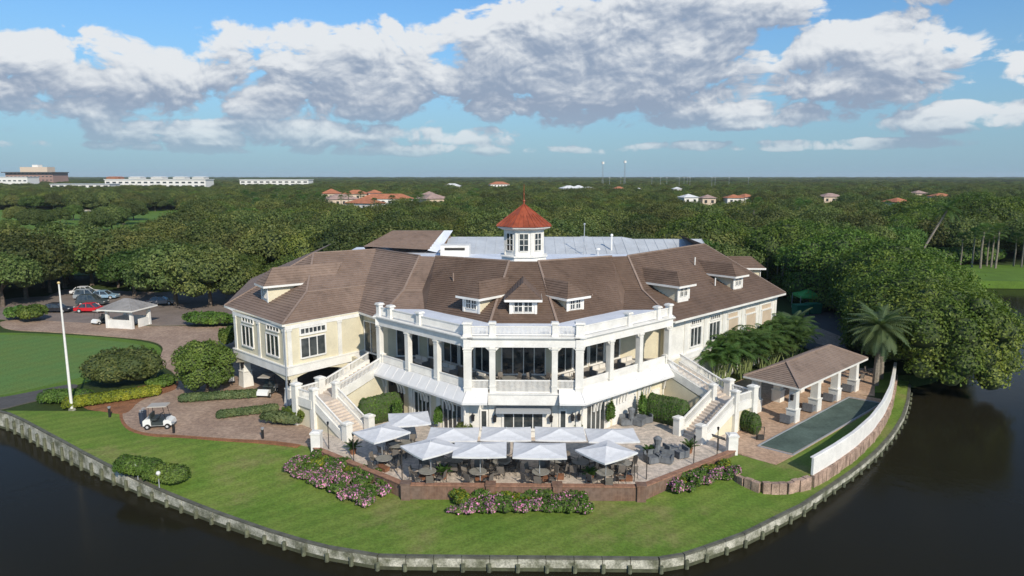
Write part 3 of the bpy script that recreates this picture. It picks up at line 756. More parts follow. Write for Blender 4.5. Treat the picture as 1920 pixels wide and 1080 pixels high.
# eave boards and soffit
m_ = MB()
for ch in ([EB, E0, E1, E2, E3], [F3, F2, FB]):
    for a, b_ in zip(ch, ch[1:]): m_.beam(a - Vector((0, 0, .10)), b_ - Vector((0, 0, .10)), .12, .20)
for a, b_ in ((E3, E4), (E4, E5), (E5, F5), (F5, F4), (F4, F3)): m_.beam(a - Vector((0, 0, .06)), b_ - Vector((0, 0, .06)), .14, .12)
m_.build('gutter', M_WHITE, club)
m_ = MB()
for a, b_, A2, B2 in ((E0, E1, PL_, PC), (E1, E2, PC, PR_), (F3, F2, RW0, RW1), (F2, FB, RW1, (24.5, 95))):
    m_.quad(v3(a, 7.66), v3(A2, 7.66), v3(B2, 7.66), v3(b_, 7.66))
m_.build('soffit', M_WHITE, club)
# frieze bands
for A, B in ((PL_, PC), (PC, PR_), (RW0, RW1)):
    m_ = MB(); m_.wall(on_line(A, B, 0, .05), on_line(A, B, (Vector(B) - Vector(A)).length, .05), 7.3, 7.64, .05)
    m_.build('frieze', M_TRIM, club)
# --- flat deck and rear roofs
m_ = MB(); m_.prism([(-23.2, 75), (-17, 78.6), (-10.8, 72.2), (-1.8, 68), (1.8, 68), (10.8, 72.3), (21.5, 85), (22, 99), (-24, 99)], 10.6, 10.9); m_.build('flat_roof', M_MEMB, club)
m_ = MB()
for a, b_ in zip([T1, T2, T3, T4, T5, U5, U4, U3], [T2, T3, T4, T5, U5, U4, U3, U2]):
    u = (b_ - a); n = Vector((-u.y, u.x, 0)).normalized() * .25
    m_.quad(a + n * .1, b_ + n * .1, b_ + n * 5.2 - Vector((0, 0, 1.9)), a + n * 5.2 - Vector((0, 0, 1.9)))
m_.build('inner_roof_slope', M_MEMB, club)
YM = 97.0
mt = MB(); sm = MB()
def metal(pxa, pxb, pyt, zb, yb):
    a, b_ = W3(pxa, pyt, 0), W3(pxb, pyt, 0)
    ra, rb = _ray(pxa, pyt), _ray(pxb, pyt)
    A = Vector((ra[0] / ra[1] * YM, YM, H + ra[2] / ra[1] * YM)); B = Vector((rb[0] / rb[1] * YM, YM, H + rb[2] / rb[1] * YM))
    A2 = Vector((A.x, yb, zb)); B2 = Vector((B.x, yb, zb))
    mt.quad(A2, B2, B, A); n = int((B - A).length / 1.3)
    for i in range(n + 1): sm.beam(A2.lerp(B2, i / n) + Vector((0, 0, .03)), A.lerp(B, i / n) + Vector((0, 0, .02)), .05, .05)
    return A, B, A2, B2
Q1 = metal(842, 1165, 444, 10.9, 90.5)
Q2 = metal(1172, 1315, 448, 10.9, 92)
# rear slope of the same roofs
for Q in (Q1, Q2): mt.quad(Q[0], Q[1], Q[1] + Vector((0, 7, -4)), Q[0] + Vector((0, 7, -4)))
mt.quad(Q1[1], Q1[3], Q1[3] + Vector((1.6, 1.0, 0)), Q1[1] + Vector((1.6, 0.6, -.3)))
mo = mt.build('metal_roof', M_RIB, club); sm.build('standing_seam', M_RIB, mo, kind='stuff')
# rear left tiled hip
def yz(px, py, Y):
    r_ = _ray(px, py); return Vector((r_[0] / r_[1] * Y, Y, H + r_[2] / r_[1] * Y))
a, b_, c, d = yz(682, 462, 91), yz(800, 468, 91), yz(832, 432, 97), yz(737, 432, 97)
m_ = MB(); m_.courses(a, b_, c, d, 14, .06); m_.courses(b_, b_ + Vector((4, 6, 0)), c, c, 8, .06); m_.courses(Vector((d.x - 5, 104, 9)), a, d, d + Vector((0, .01, 0)), 8, .06)
m_.quad(d, c, c + Vector((3, 7, -4)), d + Vector((-3, 7, -4))); m_.quad(c + Vector((.05, -.1, 0)), c + Vector((1.3, -.1, 0)), b_ + Vector((1.5, 0, -.4)), b_ + Vector((.1, 0, -.1)), m=1)
m_.build('rear_hip_roof', [M_TILE, M_MEMB], club)
m_ = MB(); a, b_ = yz(826, 460, 88), yz(880, 480, 88); m_.box(((a.x + b_.x) / 2, 89, (a.z + b_.z) / 2), (b_.x - a.x, 2.5, a.z - b_.z)); m_.box(((a.x + b_.x) / 2, 87.72, a.z - .45), ((b_.x - a.x) * .7, .05, .3), 0, 1)
tag(m_.build('rooftop_unit', [M_WHITE, M_DARK]), 'boxy pale air handling unit with a dark louvre on the flat roof', 'roof unit')
m_ = MB(); a = yz(1096, 420, 90); m_.cyl((a.x, 90, 10.8), (a.x, 90, a.z), .06, .05, 6); m_.ball((a.x, 90, a.z), .14)
for z_ in (a.z - 1.6, a.z - 3.0): m_.cyl((a.x - .5, 90, z_), (a.x + .5, 90, z_), .035, .035, 5)
tag(m_.build('antenna_mast', M_STEEL), 'thin antenna mast with cross arms on the flat roof', 'antenna')
m_ = MB(); m_.ball((a.x + 1.7, 89, 11.7), .35, sz=.5); m_.cyl((a.x + 1.7, 89, 10.8), (a.x + 1.7, 89, 11.6), .05, .05, 5); tag(m_.build('satellite_dish', M_TRIM), 'small white dish beside the antenna mast on the roof', 'dish')
m_ = MB(); a = yz(1147, 441, 92); m_.cyl((a.x, 92, 10.8), (a.x, 92, a.z), .12, .10, 6); m_.ball((a.x, 92, a.z), .2); tag(m_.build('roof_vent', M_TRIM), 'white domed vent pipe beside the fin of the metal roof', 'vent pipe')

# --- windows
def window(A, B, t0, t1, z0, z1, nc=3, nr=1, off=0.0, par=club, name='window', arch=False, fw=.11, gm=None, fm=None):
    A, B = Vector(A), Vector(B)
    u = (B - A).normalized(); n = Vector((u.y, -u.x))
    def pt(t, z, d): p = A + u * t + n * (d + off); return (p.x, p.y, z)
    mm = MB(); D = .10
    def bar(ta, tb, za, zb, d0=.0, d1=D):
        vs = [pt(ta, za, d0), pt(tb, za, d0), pt(tb, za, d1), pt(ta, za, d1), pt(ta, zb, d0), pt(tb, zb, d0), pt(tb, zb, d1), pt(ta, zb, d1)]
        mm.add(vs, [(0, 1, 2, 3), (7, 6, 5, 4), (0, 4, 5, 1), (1, 5, 6, 2), (2, 6, 7, 3), (3, 7, 4, 0)])
    bar(t0 - fw, t0, z0 - fw, z1 + fw); bar(t1, t1 + fw, z0 - fw, z1 + fw); bar(t0, t1, z1, z1 + fw); bar(t0, t1, z0 - fw * 1.2, z0, 0, D * 1.5)
    for i in range(1, nc): t = t0 + (t1 - t0) * i / nc; bar(t - .035, t + .035, z0, z1, .02, D * .85)
    for i in range(1, nr): z = z0 + (z1 - z0) * i / nr; bar(t0, t1, z - .03, z + .03, .02, D * .8)
    o = mm.build(name, fm or M_TRIM, par)
    for i in range(nc):
        ta, tb = t0 + (t1 - t0) * i / nc, t0 + (t1 - t0) * (i + 1) / nc
        MB().quad(pt(ta, z0, .025), pt(tb, z0, .025), pt(tb, z1, .025), pt(ta, z1, .025)).build('pane', gm or M_GLASS, o if par is club else o)
    return o
def win_px(A, B, px0, py0, px1, py1, **kw):
    """window from image pixels of two opposite corners (top left, bottom right) on wall A->B"""
    t0, z1 = on_wall(A, B, px0, py0); t1, z0 = on_wall(A, B, px1, py1)
    if t0 > t1: t0, t1 = t1, t0
    return window(A, B, t0, t1, min(z0, z1), max(z0, z1), **kw)
def zband(A, B, px, py): return on_wall(A, B, px, py)[1]
# pavilion, side facing the terrace: three-light window with square vents above
def two(A, B, pxa, pxb, pyt, pyb, **kw):
    pm = (pxa + pxb) / 2; t0 = on_wall(A, B, pxa, (pyt + pyb) / 2)[0]; t1 = on_wall(A, B, pxb, (pyt + pyb) / 2)[0]
    return window(A, B, min(t0, t1), max(t0, t1), on_wall(A, B, pm, pyb)[1], on_wall(A, B, pm, pyt)[1], **kw)
two(PC, PR_, 564, 609, 631, 666, nc=3); two(PC, PR_, 563, 609, 613, 622, nc=6, fw=.16)
two(PL_, PC, 455, 475, 612, 648, nc=3); two(PL_, PC, 501, 523, 628, 665, nc=3)
two(PL_, PC, 455, 475, 597, 604, nc=4, fw=.08); two(PL_, PC, 501, 523, 612, 619, nc=4, fw=.08)
two(RW0, RW1, 1294, 1313, 614, 647, nc=3); two(RW0, RW1, 1329, 1348, 604, 636, nc=3)
two(RW0, RW1, 1296, 1314, 600, 606, nc=5, fw=.1); two(RW0, RW1, 1332, 1349, 591, 597, nc=5, fw=.1)
for a, b_, yt, yb in ((1364, 1382, 586, 640), (1397, 1415, 578, 632), (1427, 1444, 570, 622)):
    two(RW0, RW1, a, b_, yt + 11, yb + 6, nc=1, gm=M_OLIVE, name='blind_window'); two(RW0, RW1, a, b_, yt, yt + 8, nc=1, gm=M_OLIVE, name='blind_transom', fw=.07)
# inner veranda glazing
two(INN[0], INN[1], 685, 707, 605, 660, nc=2, nr=1, name='glazed_door')
A_, B_ = INN[2], INN[3]; L_ = (Vector(B_) - Vector(A_)).length
for s in (-1, 1):
    a, b_ = (A_, B_) if s < 0 else (mir(B_), mir(A_))
    for t0 in (0.35, 2.6, 4.85, 6.75):
        tt = t0 if s < 0 else L_ - t0 - 1.9
        window(a, b_, tt, tt + 1.9, 4.0, 7.1, nc=2, nr=1, name='glazed_door')
window(*( (INN[1], INN[2])), .9, 2.9, 4.0, 7.1, nc=2, name='glazed_door')
window((-2.9, 58.7), (2.9, 58.7), 1.05, 4.75, 3.95, 7.4, nc=4, nr=1, name='glazed_door')
window((-9.3, 64.6 - .0), (-9.3 + .01, 64.6), 0, .001, 5, 5.01) if False else None
a, b_ = mir(INN[1]), mir(INN[2])
# lower floor: centre doors, side doors, french windows
LF0, LF1 = LOW[1], mir(LOW[1])
two(LF0, LF1, 945, 1017, 771, 803, nc=4, name='glazed_door', fw=.16)
two(LF0, LF1, 903, 912, 770, 803, nc=1, name='side_door', fw=.12); two(LF0, LF1, 1051, 1060, 770, 803, nc=1, name='side_door', fw=.12)
m_ = MB(); m_.add([(-2.2, 53.6, 2.72), (2.2, 53.6, 2.72), (2.2, 52.95, 2.38), (-2.2, 52.95, 2.38), (-2.2, 53.6, 2.62), (2.2, 53.6, 2.62), (2.2, 52.95, 2.28), (-2.2, 52.95, 2.28)], [(0, 3, 2, 1), (4, 5, 6, 7), (3, 7, 6, 2), (0, 4, 7, 3), (1, 2, 6, 5)])
m_.build('door_canopy', M_STEEL, club)
for A, B, ws in ((LOW[0], LOW[1], ((779, 807, 738, 800), (833, 866, 757, 815))), (LR0, LR1, ((1099, 1132, 757, 815),))):
    for pa, pb, yt, yb in ws: two(A, B, pa, pb, yt, yb, nc=4, name='french_window', fw=.14)
# left passage: flat panel on the wall, its shaded depth painted near-black
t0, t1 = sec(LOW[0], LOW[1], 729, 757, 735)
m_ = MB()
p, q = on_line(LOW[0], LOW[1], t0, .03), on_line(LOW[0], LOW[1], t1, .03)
m_.quad(v3(p, 0.05), v3(q, 0.05), v3(q, 2.7), v3(p, 2.7)); m_.build('passage_shade_panel', M_DARK, club)
# doors: arched timber (left) and white (right), small window
WLL = ((-17.3, 66.4), LOW[0])
two(LR0, LR1, 1222, 1234, 731, 768, nc=1, gm=M_TRIM, name='white_door')
# pilasters along the lower walls and pavilion
def pilaster(A, B, t, z0, z1, w=.5, d=.12):
    a, b_ = on_line(A, B, t - w / 2, d), on_line(A, B, t + w / 2, d)
    mm = MB(); mm.wall(a, b_, z0, z1, d); mm.wall(on_line(A, B, t - w / 2 - .06, d + .05), on_line(A, B, t + w / 2 + .06, d + .05), z1 - .2, z1, d + .04); mm.build('pilaster', M_WHITE, club)
for A, B, pxs in ((LOW[0], LOW[1], (725, 772, 824, 872)), (LR0, LR1, (1094, 1139, 1197, 1243))):
    for x in pxs: pilaster(A, B, on_wall(A, B, x, 770)[0], 0.05, 3.2)
for x in (875, 922, 1040, 1085): pilaster(LF0, LF1, on_wall(LF0, LF1, x, 780)[0], .05, 3.0, .45)
for A, B, pxs in ((PL_, PC, (444, 487, 534)), (PC, PR_, (542, 637)), (RW0, RW1, (1284, 1320, 1354, 1389, 1421, 1449))):
    for x in pxs: pilaster(A, B, on_wall(A, B, x, 640)[0], 3.85, 7.3, .42, .09)
for A, B in ((PL_, PC), (PC, PR_), (RW0, RW1)):
    m_ = MB(); L = (Vector(B) - Vector(A)).length
    m_.wall(on_line(A, B, -.1, .14), on_line(A, B, L, .14), 3.0 if A is not RW0 else 3.3, 3.82, .14); m_.wall(on_line(A, B, -.14, .2), on_line(A, B, L, .2), 3.78, 3.9, .2)
    m_.build('floor_band', M_TRIM, club)
# --- porte cochere under the pavilion: piers, arched beams, dark interior
def pier(p, rz):
    mm = MB(); mm.box((p[0], p[1], .75), (1.1, 1.1, 1.5), rz, taper=.82); mm.box((p[0], p[1], 1.6), (.98, .98, .12), rz); mm.box((p[0], p[1], 2.4), (.78, .78, 1.7), rz); mm.box((p[0], p[1], 3.1), (.9, .9, .12), rz)
    o = mm.build('pier', M_WHITE, club); return o
aP = math.atan2(PC[1] - PL_[1], PC[0] - PL_[0])
pc = Vector(PC) + Vector((0.02, .72)); p2 = on_line(PL_, PC, .9, -.5); p3 = on_line(PC, PR_, 6.4, -.5)
for p in (pc, p2, p3): pier(p, aP)
def arch_beam(A, B, t0, t1, z0, zc, z1, off):
    mm = MB(); n = 12; top, bot = [], []
    for i in range(n + 1):
        f = i / n; t = t0 + (t1 - t0) * f; z = z0 + (zc - z0) * (1 - (2 * f - 1) ** 2)
        for d, L in ((off, top), (off - .4, bot)): p = on_line(A, B, t, d); L.append((v3(p, z), v3(p, z1)))
    for i in range(n):
        mm.quad(top[i][0], top[i + 1][0], top[i + 1][1], top[i][1]); mm.quad(bot[i + 1][0], bot[i][0], bot[i][1], bot[i + 1][1]); mm.quad(top[i + 1][0], top[i][0], bot[i][0], bot[i + 1][0])
    mm.build('arch_beam', M_CREAM, club)
arch_beam(PL_, PC, 0.0, (Vector(PC) - Vector(PL_)).length - .0, 2.35, 3.02, 3.05, .03); arch_beam(PC, PR_, 0, 6.4, 2.35, 3.02, 3.05, .03)
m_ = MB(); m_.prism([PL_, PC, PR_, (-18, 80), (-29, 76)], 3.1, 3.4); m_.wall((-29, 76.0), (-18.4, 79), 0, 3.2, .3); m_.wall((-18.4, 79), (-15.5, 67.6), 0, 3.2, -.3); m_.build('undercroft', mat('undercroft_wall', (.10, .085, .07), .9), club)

# --- dormers
def ray_plane(px, py, p0, n):
    d = Vector(_ray(px, py)); o = Vector((0, 0, H)); t = (p0 - o).dot(n) / d.dot(n); return o + d * t
def dormer(px, py, fac, ang, w=2.2, h=1.35, ov=.5, rh=1.25, depth=4.5):
    a, b_, c = fac; n = (b_ - a).cross(c - a).normalized(); P = ray_plane(px, py, a, n)
    f = Vector((math.sin(ang), -math.cos(ang), 0)); s = Vector((math.cos(ang), math.sin(ang), 0)); up = Vector((0, 0, 1))
    mm = MB(); z0 = -.35
    def q(x, y, z): return P + s * x - f * y + up * z
    vs = [q(-w / 2, 0, z0), q(w / 2, 0, z0), q(w / 2, depth, z0), q(-w / 2, depth, z0), q(-w / 2, 0, h), q(w / 2, 0, h), q(w / 2, depth, h), q(-w / 2, depth, h)]
    mm.add(vs, [(0, 1, 5, 4)], 0); mm.add(vs, [(1, 2, 6, 5), (3, 0, 4, 7)], 1)
    for x in (-w / 2, w / 2): c0 = q(x, -.02, h / 2); mm.box((c0.x, c0.y, c0.z), (.22, .08, h + .3), ang, 0)
    D = mm.build('dormer', [M_TRIM, M_CREAM], club)
    m2 = MB(); W2 = w / 2 + ov
    e1, e2 = q(-W2, -ov, h), q(W2, -ov, h); ap = q(0, W2 - ov, h + rh); bk = q(0, depth + 2.2, h + rh); k1, k2 = q(-W2, depth + .6, h), q(W2, depth + .6, h)
    m2.courses(e1, e2, ap, ap, 7, .04); m2.courses(e2, k2, bk, ap, 7, .04); m2.courses(k1, e1, ap, bk, 7, .04); m2.quad(e1, k1, k2, e2)
    m2.build('dormer_roof', M_TILE if px < 600 else M_TILED, D)
    m3 = MB(); dz = up * .10
    for a1, b1 in ((e1, e2), (e2, k2), (k1, e1)): m3.beam(a1 - dz, b1 - dz, .1, .2)
    m3.build('dormer_fascia', M_TRIM, D)
    A = q(-w / 2, 0, 0); B = q(w / 2, 0, 0); zb = P.z + .22
    for a0 in (.34, w / 2 + .1):
        t0_, t1_ = a0, a0 + w / 2 - .44
        o = MB(); u = s
        def pt(t, z, d): return A + u * t + f * d + up * (z - P.z)
        def bar(ta, tb, za, zb_, d1=.07):
            o.add([pt(ta, za, 0), pt(tb, za, 0), pt(tb, za, d1), pt(ta, za, d1), pt(ta, zb_, 0), pt(tb, zb_, 0), pt(tb, zb_, d1), pt(ta, zb_, d1)], [(0, 1, 2, 3), (7, 6, 5, 4), (0, 4, 5, 1), (1, 5, 6, 2), (2, 6, 7, 3), (3, 7, 4, 0)])
        zt = P.z + h - .2
        tm = (t0_ + t1_) / 2; zm = (zb + zt) / 2
        bar(t0_ - .06, t0_, zb, zt); bar(t1_, t1_ + .06, zb, zt); bar(t0_, t1_, zt, zt + .06); bar(t0_, t1_, zb - .06, zb); bar(tm - .025, tm + .025, zb, zt); bar(t0_, t1_, zm - .025, zm + .025)
        o.quad(pt(t0_, zb, .02), pt(t1_, zb, .02), pt(t1_, zt, .02), pt(t0_, zt, .02), m=1)
        o.build('dormer_window', [M_TRIM, M_GLASS], D)
aL = -math.atan2(0.68, 0.733)
dormer(981, 589, (E5, F5, T5), 0, 2.2)
dormer(884, 583, (E4, E5, T4), -R(40), 1.9, 1.3)
dormer(1078, 583, (F5, F4, U5), R(40), 1.9, 1.3)
dormer(1281, 559, (F3, F2, U3), R(43), 1.8, 1.35)
dormer(1383, 538, (F3, F2, U3), R(43), 1.7, 1.3)
dormer(497, 562, (E0, E1, T1), -R(52), 1.8, 1.55, .5, 1.6, 6)
dormer(1420, 520, (F2, FB, UB), R(88), 1.8, 1.3)
# --- cupola
cup = MB(); cx, cyy = 0.0, 69.6
def octo(r, z): return [Vector((cx + r / math.cos(math.pi / 8) * math.sin(math.pi / 8 + i * math.pi / 4), cyy - r / math.cos(math.pi / 8) * math.cos(math.pi / 8 + i * math.pi / 4), z)) for i in range(8)]
def ring(mb, r0, z0, r1, z1, m=0):
    a, b_ = octo(r0, z0), octo(r1, z1)
    for i in range(8): mb.quad(a[i], a[(i + 1) % 8], b_[(i + 1) % 8], b_[i], m=m)
ring(cup, 2.3, 11.9, 2.2, 13.1); ring(cup, 2.35, 13.1, 2.35, 13.2); ring(cup, 2.2, 13.1, 2.35, 13.1); ring(cup, 2.35, 13.2, 1.92, 13.25); ring(cup, 1.92, 13.2, 1.92, 15.7); ring(cup, 1.92, 15.7, 2.5, 15.95); ring(cup, 2.6, 15.95, 2.6, 16.15); ring(cup, 2.5, 15.95, 2.6, 15.95)
cup_o = cup.build('cupola', M_TRIM, club)
m_ = MB(); o0 = octo(2.72, 16.15); ap = Vector((cx, cyy, 18.25))
for i in range(8):
    m_.quad(o0[i], o0[(i + 1) % 8], ap); m_.quad(o0[(i + 1) % 8], o0[i], o0[i] - Vector((0, 0, .06)), o0[(i + 1) % 8] - Vector((0, 0, .06)))
    for k in range(0, 4): p = o0[i].lerp(o0[(i + 1) % 8], k / 4); m_.beam(p + Vector((0, 0, .02)), p.lerp(ap, .97 if k == 0 else (.55 if k == 2 else .5)) + Vector((0, 0, .03)), .05, .06)
m_.build('cupola_roof', M_COPPER, cup_o)
m_ = MB(); m_.tube([(cx, cyy, 18.1), (cx, cyy, 18.5), (cx, cyy, 18.6), (cx, cyy, 20.2)], [.12, .06, .05, .02]); m_.ball((cx, cyy, 18.55), .14); m_.ball((cx, cyy, 19.2), .08); m_.build('finial', M_COPPER, cup_o)
fo = octo(1.92, 0)
for i in range(8):
    A, B = fo[(i - 1) % 8], fo[i]
    L = (B - A).length; A2, B2 = (A.x, A.y), (B.x, B.y)
    A2v, B2v = Vector(A2), Vector(B2); u = (B2v - A2v).normalized(); n = Vector((u.y, -u.x))
    mm = MB()
    def pt(t, z, d): p = A2v + u * t + n * d; return (p.x, p.y, z)
    def bar(ta, tb, za, zb_, d1=.07): mm.add([pt(ta, za, 0), pt(tb, za, 0), pt(tb, za, d1), pt(ta, za, d1), pt(ta, zb_, 0), pt(tb, zb_, 0), pt(tb, zb_, d1), pt(ta, zb_, d1)], [(0, 1, 2, 3), (7, 6, 5, 4), (0, 4, 5, 1), (1, 5, 6, 2), (2, 6, 7, 3), (3, 7, 4, 0)])
    t0, t1 = .38, L - .38; tm = L / 2
    bar(t0 - .08, t0, 13.75, 15.4); bar(t1, t1 + .08, 13.75, 15.4); bar(t0, t1, 15.4, 15.48); bar(t0, t1, 13.67, 13.75); bar(tm - .03, tm + .03, 13.75, 15.4)
    for z in (14.3, 14.85): bar(t0, t1, z - .025, z + .025)
    bar(-.03, .12, 13.3, 15.7, .06); bar(L - .12, L + .03, 13.3, 15.7, .06)
    mm.quad(pt(t0, 13.75, .02), pt(t1, 13.75, .02), pt(t1, 15.4, .02), pt(t0, 15.4, .02), m=1)
    mm.build('cupola_window', [M_TRIM, M_GLASS], cup_o)
m_ = MB(); q_ = Vector(PC) + Vector((-.1, -.12)); m_.tube([(q_.x, q_.y, .1), (q_.x, q_.y, 7.5)], .06, 6); m_.build('downpipe', M_STEEL, club)
for px, py, fac in ((1303, 490, (F3, F2, U3)), (1341, 529, (F3, F2, U3)), (640, 500, (E1, E2, T1)), (1110, 560, (F5, F4, U5)), (850, 520, (E4, E5, T4))):
    a, b_, c = fac; nn_ = (b_ - a).cross(c - a).normalized(); q_ = ray_plane(px, py, a, nn_); MB().cyl(q_ - Vector((0, 0, .4)), q_ + Vector((0, 0, .45)), .07, .07, 8).build('roof_pipe', M_TRIM if px > 1200 else M_CAP, club)
# wall lanterns (parts of the building)
def lantern(A, B, px, py):
    t, z = on_wall(A, B, px, py); p = on_line(A, B, t, .28); mm = MB(); q = on_line(A, B, t, .0)
    mm.box((p[0], p[1], z), (.24, .24, .42), taper=1.15); mm.box((p[0], p[1], z + .26), (.34, .34, .08), taper=.5); mm.beam((q[0], q[1], z + .34), (p[0], p[1], z + .34), .06, .06); mm.build('wall_lantern', M_BLACK, club)
for A, B, x, y in ((LF0, LF1, 887, 782), (LF0, LF1, 928, 784), (LF0, LF1, 1033, 784), (LF0, LF1, 1073, 782), (LF0, LF1, 1085, 781), (LOW[0], LOW[1], 740, 716), (LR0, LR1, 1245, 727)): lantern(A, B, x, y)
for p, x, y in ((p2, 454, 699), (pc, 546, 738)):
    mm = MB(); mm.box((p[0] - .02, p[1] - .62, 2.3), (.22, .2, .45), aP); mm.box((p[0] - .02, p[1] - .62, 2.58), (.3, .28, .08), aP); mm.build('wall_lantern', M_BLACK, club)

# ================================================================== STAIRCASES
def staircase(s):
    lab = ('white outdoor staircase turning down to the terrace beside the carriage porch' if s < 0 else 'white outdoor staircase turning down to the terrace on the court side')
    st = thing('outdoor_staircase', lab, 'staircase', (s * 14.5, 56, 0), group='stairs from the veranda to the terrace')
    f = lambda x, y, z=None: Vector((x * -s, y)) if z is None else Vector((x * -s, y, z))
    d = Vector((.79, -.613)); t = Vector((.613, .79))         # lower flight: down to the front and inwards, tread direction
    foot = Vector((-13.6, 53.75)); n = 13; run = .31; rise = 2.2 / n
    hw = 1.0
    for i in range(n):
        c = foot - d * (run * (n - i - .5)); z = rise * (n - i)
        P = [c - d * run / 2 - t * hw, c + d * run / 2 - t * hw, c + d * run / 2 + t * hw, c - d * run / 2 + t * hw]
        c = foot - d * (run * (i + .5)); z = rise * (i + 1)
        P = [c - d * run / 2 - t * hw, c + d * run / 2 - t * hw, c + d * run / 2 + t * hw, c - d * run / 2 + t * hw]
        MB().prism([f(*p) for p in P], max(0.0, z - .45), z).build('step', M_STEP, st)
    top = foot - d * (run * n)
    # landing
    c = top - d * 1.1; P = [c - d * 1.1 - t * 1.3, c + d * 1.1 - t * 1.3, c + d * 1.1 + t * 1.1, c - d * 1.1 + t * 1.1]
    MB().prism([f(*p) for p in P], 1.85, 2.2).build('landing', M_STEP, st)
    MB().prism([f(*(p + (c - p) * .04)) for p in P], 0, 1.85).build('landing_base', M_CREAM, st)
    # upper flight towards the veranda end
    u0 = c + t * 1.1; top2 = Vector((-13.6, 61.6)); ud = (top2 - u0).normalized(); ut = Vector((ud.y, -ud.x)); L2 = (top2 - u0).length; n2 = 11
    for i in range(n2):
        a = u0 + ud * (L2 * i / n2); b_ = u0 + ud * (L2 * (i + 1) / n2); z = 2.2 + (3.82 - 2.2) * (i + 1) / n2
        P = [a - ut * .95, b_ - ut * .95, b_ + ut * .95, a + ut * .95]; MB().prism([f(*p) for p in P], z - .5, z).build('step', M_STEP, st)
    # stringer walls (sloping) with rails
    def side(a, b_, za, zb, zlo=None, hh=.35, nm='stringer'):
        mm = MB(); A, B = f(*a), f(*b_); w = (B - A).normalized(); nn = Vector((-w.y, w.x)) * .13
        lo = [za - .4, zb - .4] if zlo is None else [zlo, zlo]
        vs = [v3(A - nn, lo[0]), v3(B - nn, lo[1]), v3(B + nn, lo[1]), v3(A + nn, lo[0]), v3(A - nn, za + hh), v3(B - nn, zb + hh), v3(B + nn, zb + hh), v3(A + nn, za + hh)]
        mm.add(vs, [(3, 2, 1, 0), (4, 5, 6, 7), (0, 1, 5, 4), (1, 2, 6, 5), (2, 3, 7, 6), (3, 0, 4, 7)]); mm.build(nm, M_WHITE, st)
        mm = MB(); mm.beam(v3(A, za + 1.0), v3(B, zb + 1.0), .12, .1); o = mm.build('handrail', M_TRIM, st)
        mm = MB(); k = int((B - A).length / .14)
        for i in range(k):
            q = (i + .5) / k; p = A.lerp(B, q); z = za + (zb - za) * q; mm.box((p.x, p.y, z + .65), (.05, .05, .68))
        mm.build('baluster', M_TRIM, o, kind='stuff')
    for q in (-1, 1):
        a = top + t * (hw + .13) * q; b_ = foot + t * (hw + .13) * q; side(a, b_, 2.2, 0.15)
    # cream wall under the open side of the lower flight
    for q in (-1,):
        a = top + t * (hw + .1) * q; b_ = foot + t * (hw + .1) * q; mm = MB(); A, B = f(*a), f(*b_)
        mm.quad(v3(A, 0), v3(B, 0), v3(B, .05), v3(A, 1.6)); mm.build('stair_wall', M_CREAM, st)
    for q in (-1, 1):
        a = u0 + ut * (.95 + .1) * q; b_ = top2 + ut * (.95 + .1) * q; side(a, b_, 2.2, 3.82)
        mm = MB(); A, B = f(*a), f(*b_); w = (B - A).normalized(); nn = Vector((-w.y, w.x)) * .1
        vs = [v3(A - nn, 0), v3(B - nn, 0), v3(B + nn, 0), v3(A + nn, 0), v3(A - nn, 1.6), v3(B - nn, 3.4), v3(B + nn, 3.4), v3(A + nn, 1.6)]
        mm.add(vs, [(3, 2, 1, 0), (4, 5, 6, 7), (0, 1, 5, 4), (1, 2, 6, 5), (2, 3, 7, 6), (3, 0, 4, 7)]); mm.build('stair_wall', M_CREAM, st)
    # outer sides of the landing
    Pm = [c - d * 1.1 - t * 1.3, c + d * 1.1 - t * 1.3, c - d * 1.1 + t * 1.1]
    side(Pm[0], Pm[1], 2.2, 2.2); side(Pm[0], Pm[2], 2.2, 2.2)
    def post(p, z0, z1, w=.52):
        mm = MB(); A = f(*p); rz = -s * -R(38); mm.box((A.x, A.y, (z0 + z1) / 2), (w, w, z1 - z0), rz); mm.box((A.x, A.y, z1 + .05), (w + .14, w + .14, .12), rz); mm.box((A.x, A.y, z1 + .14), (w + .04, w + .04, .1), rz, taper=.6); mm.build('post', M_WHITE, st)
    for q in (-1, 1): post(foot + d * .25 + t * (hw + .13) * q, 0, 1.45, .62); post(top + t * (hw + .13) * q, 0 if q < 0 else 1.8, 3.45)
    post(Pm[0], 0, 3.5, .62); post(Pm[2], 0, 3.5, .62); post(top2 + ut * 1.05, 3.2, 5.0, .4); 
    if s > 0:
        pass
    return st
staircase(-1); staircase(1)
for x, lab in ((-15.95, 'white square gate pier at the left end of the terrace wall'), (15.95, 'white square gate pier at the right end of the terrace wall')):
    mm = MB(); mm.box((x, 50.7, .35), (.72, .72, 2.2)); mm.box((x, 50.7, 1.5), (.84, .84, .12)); mm.box((x, 50.7, 1.6), (.7, .7, .1), taper=.6)
    tag(mm.build('gate_pier', M_TRIM), lab, 'pier')

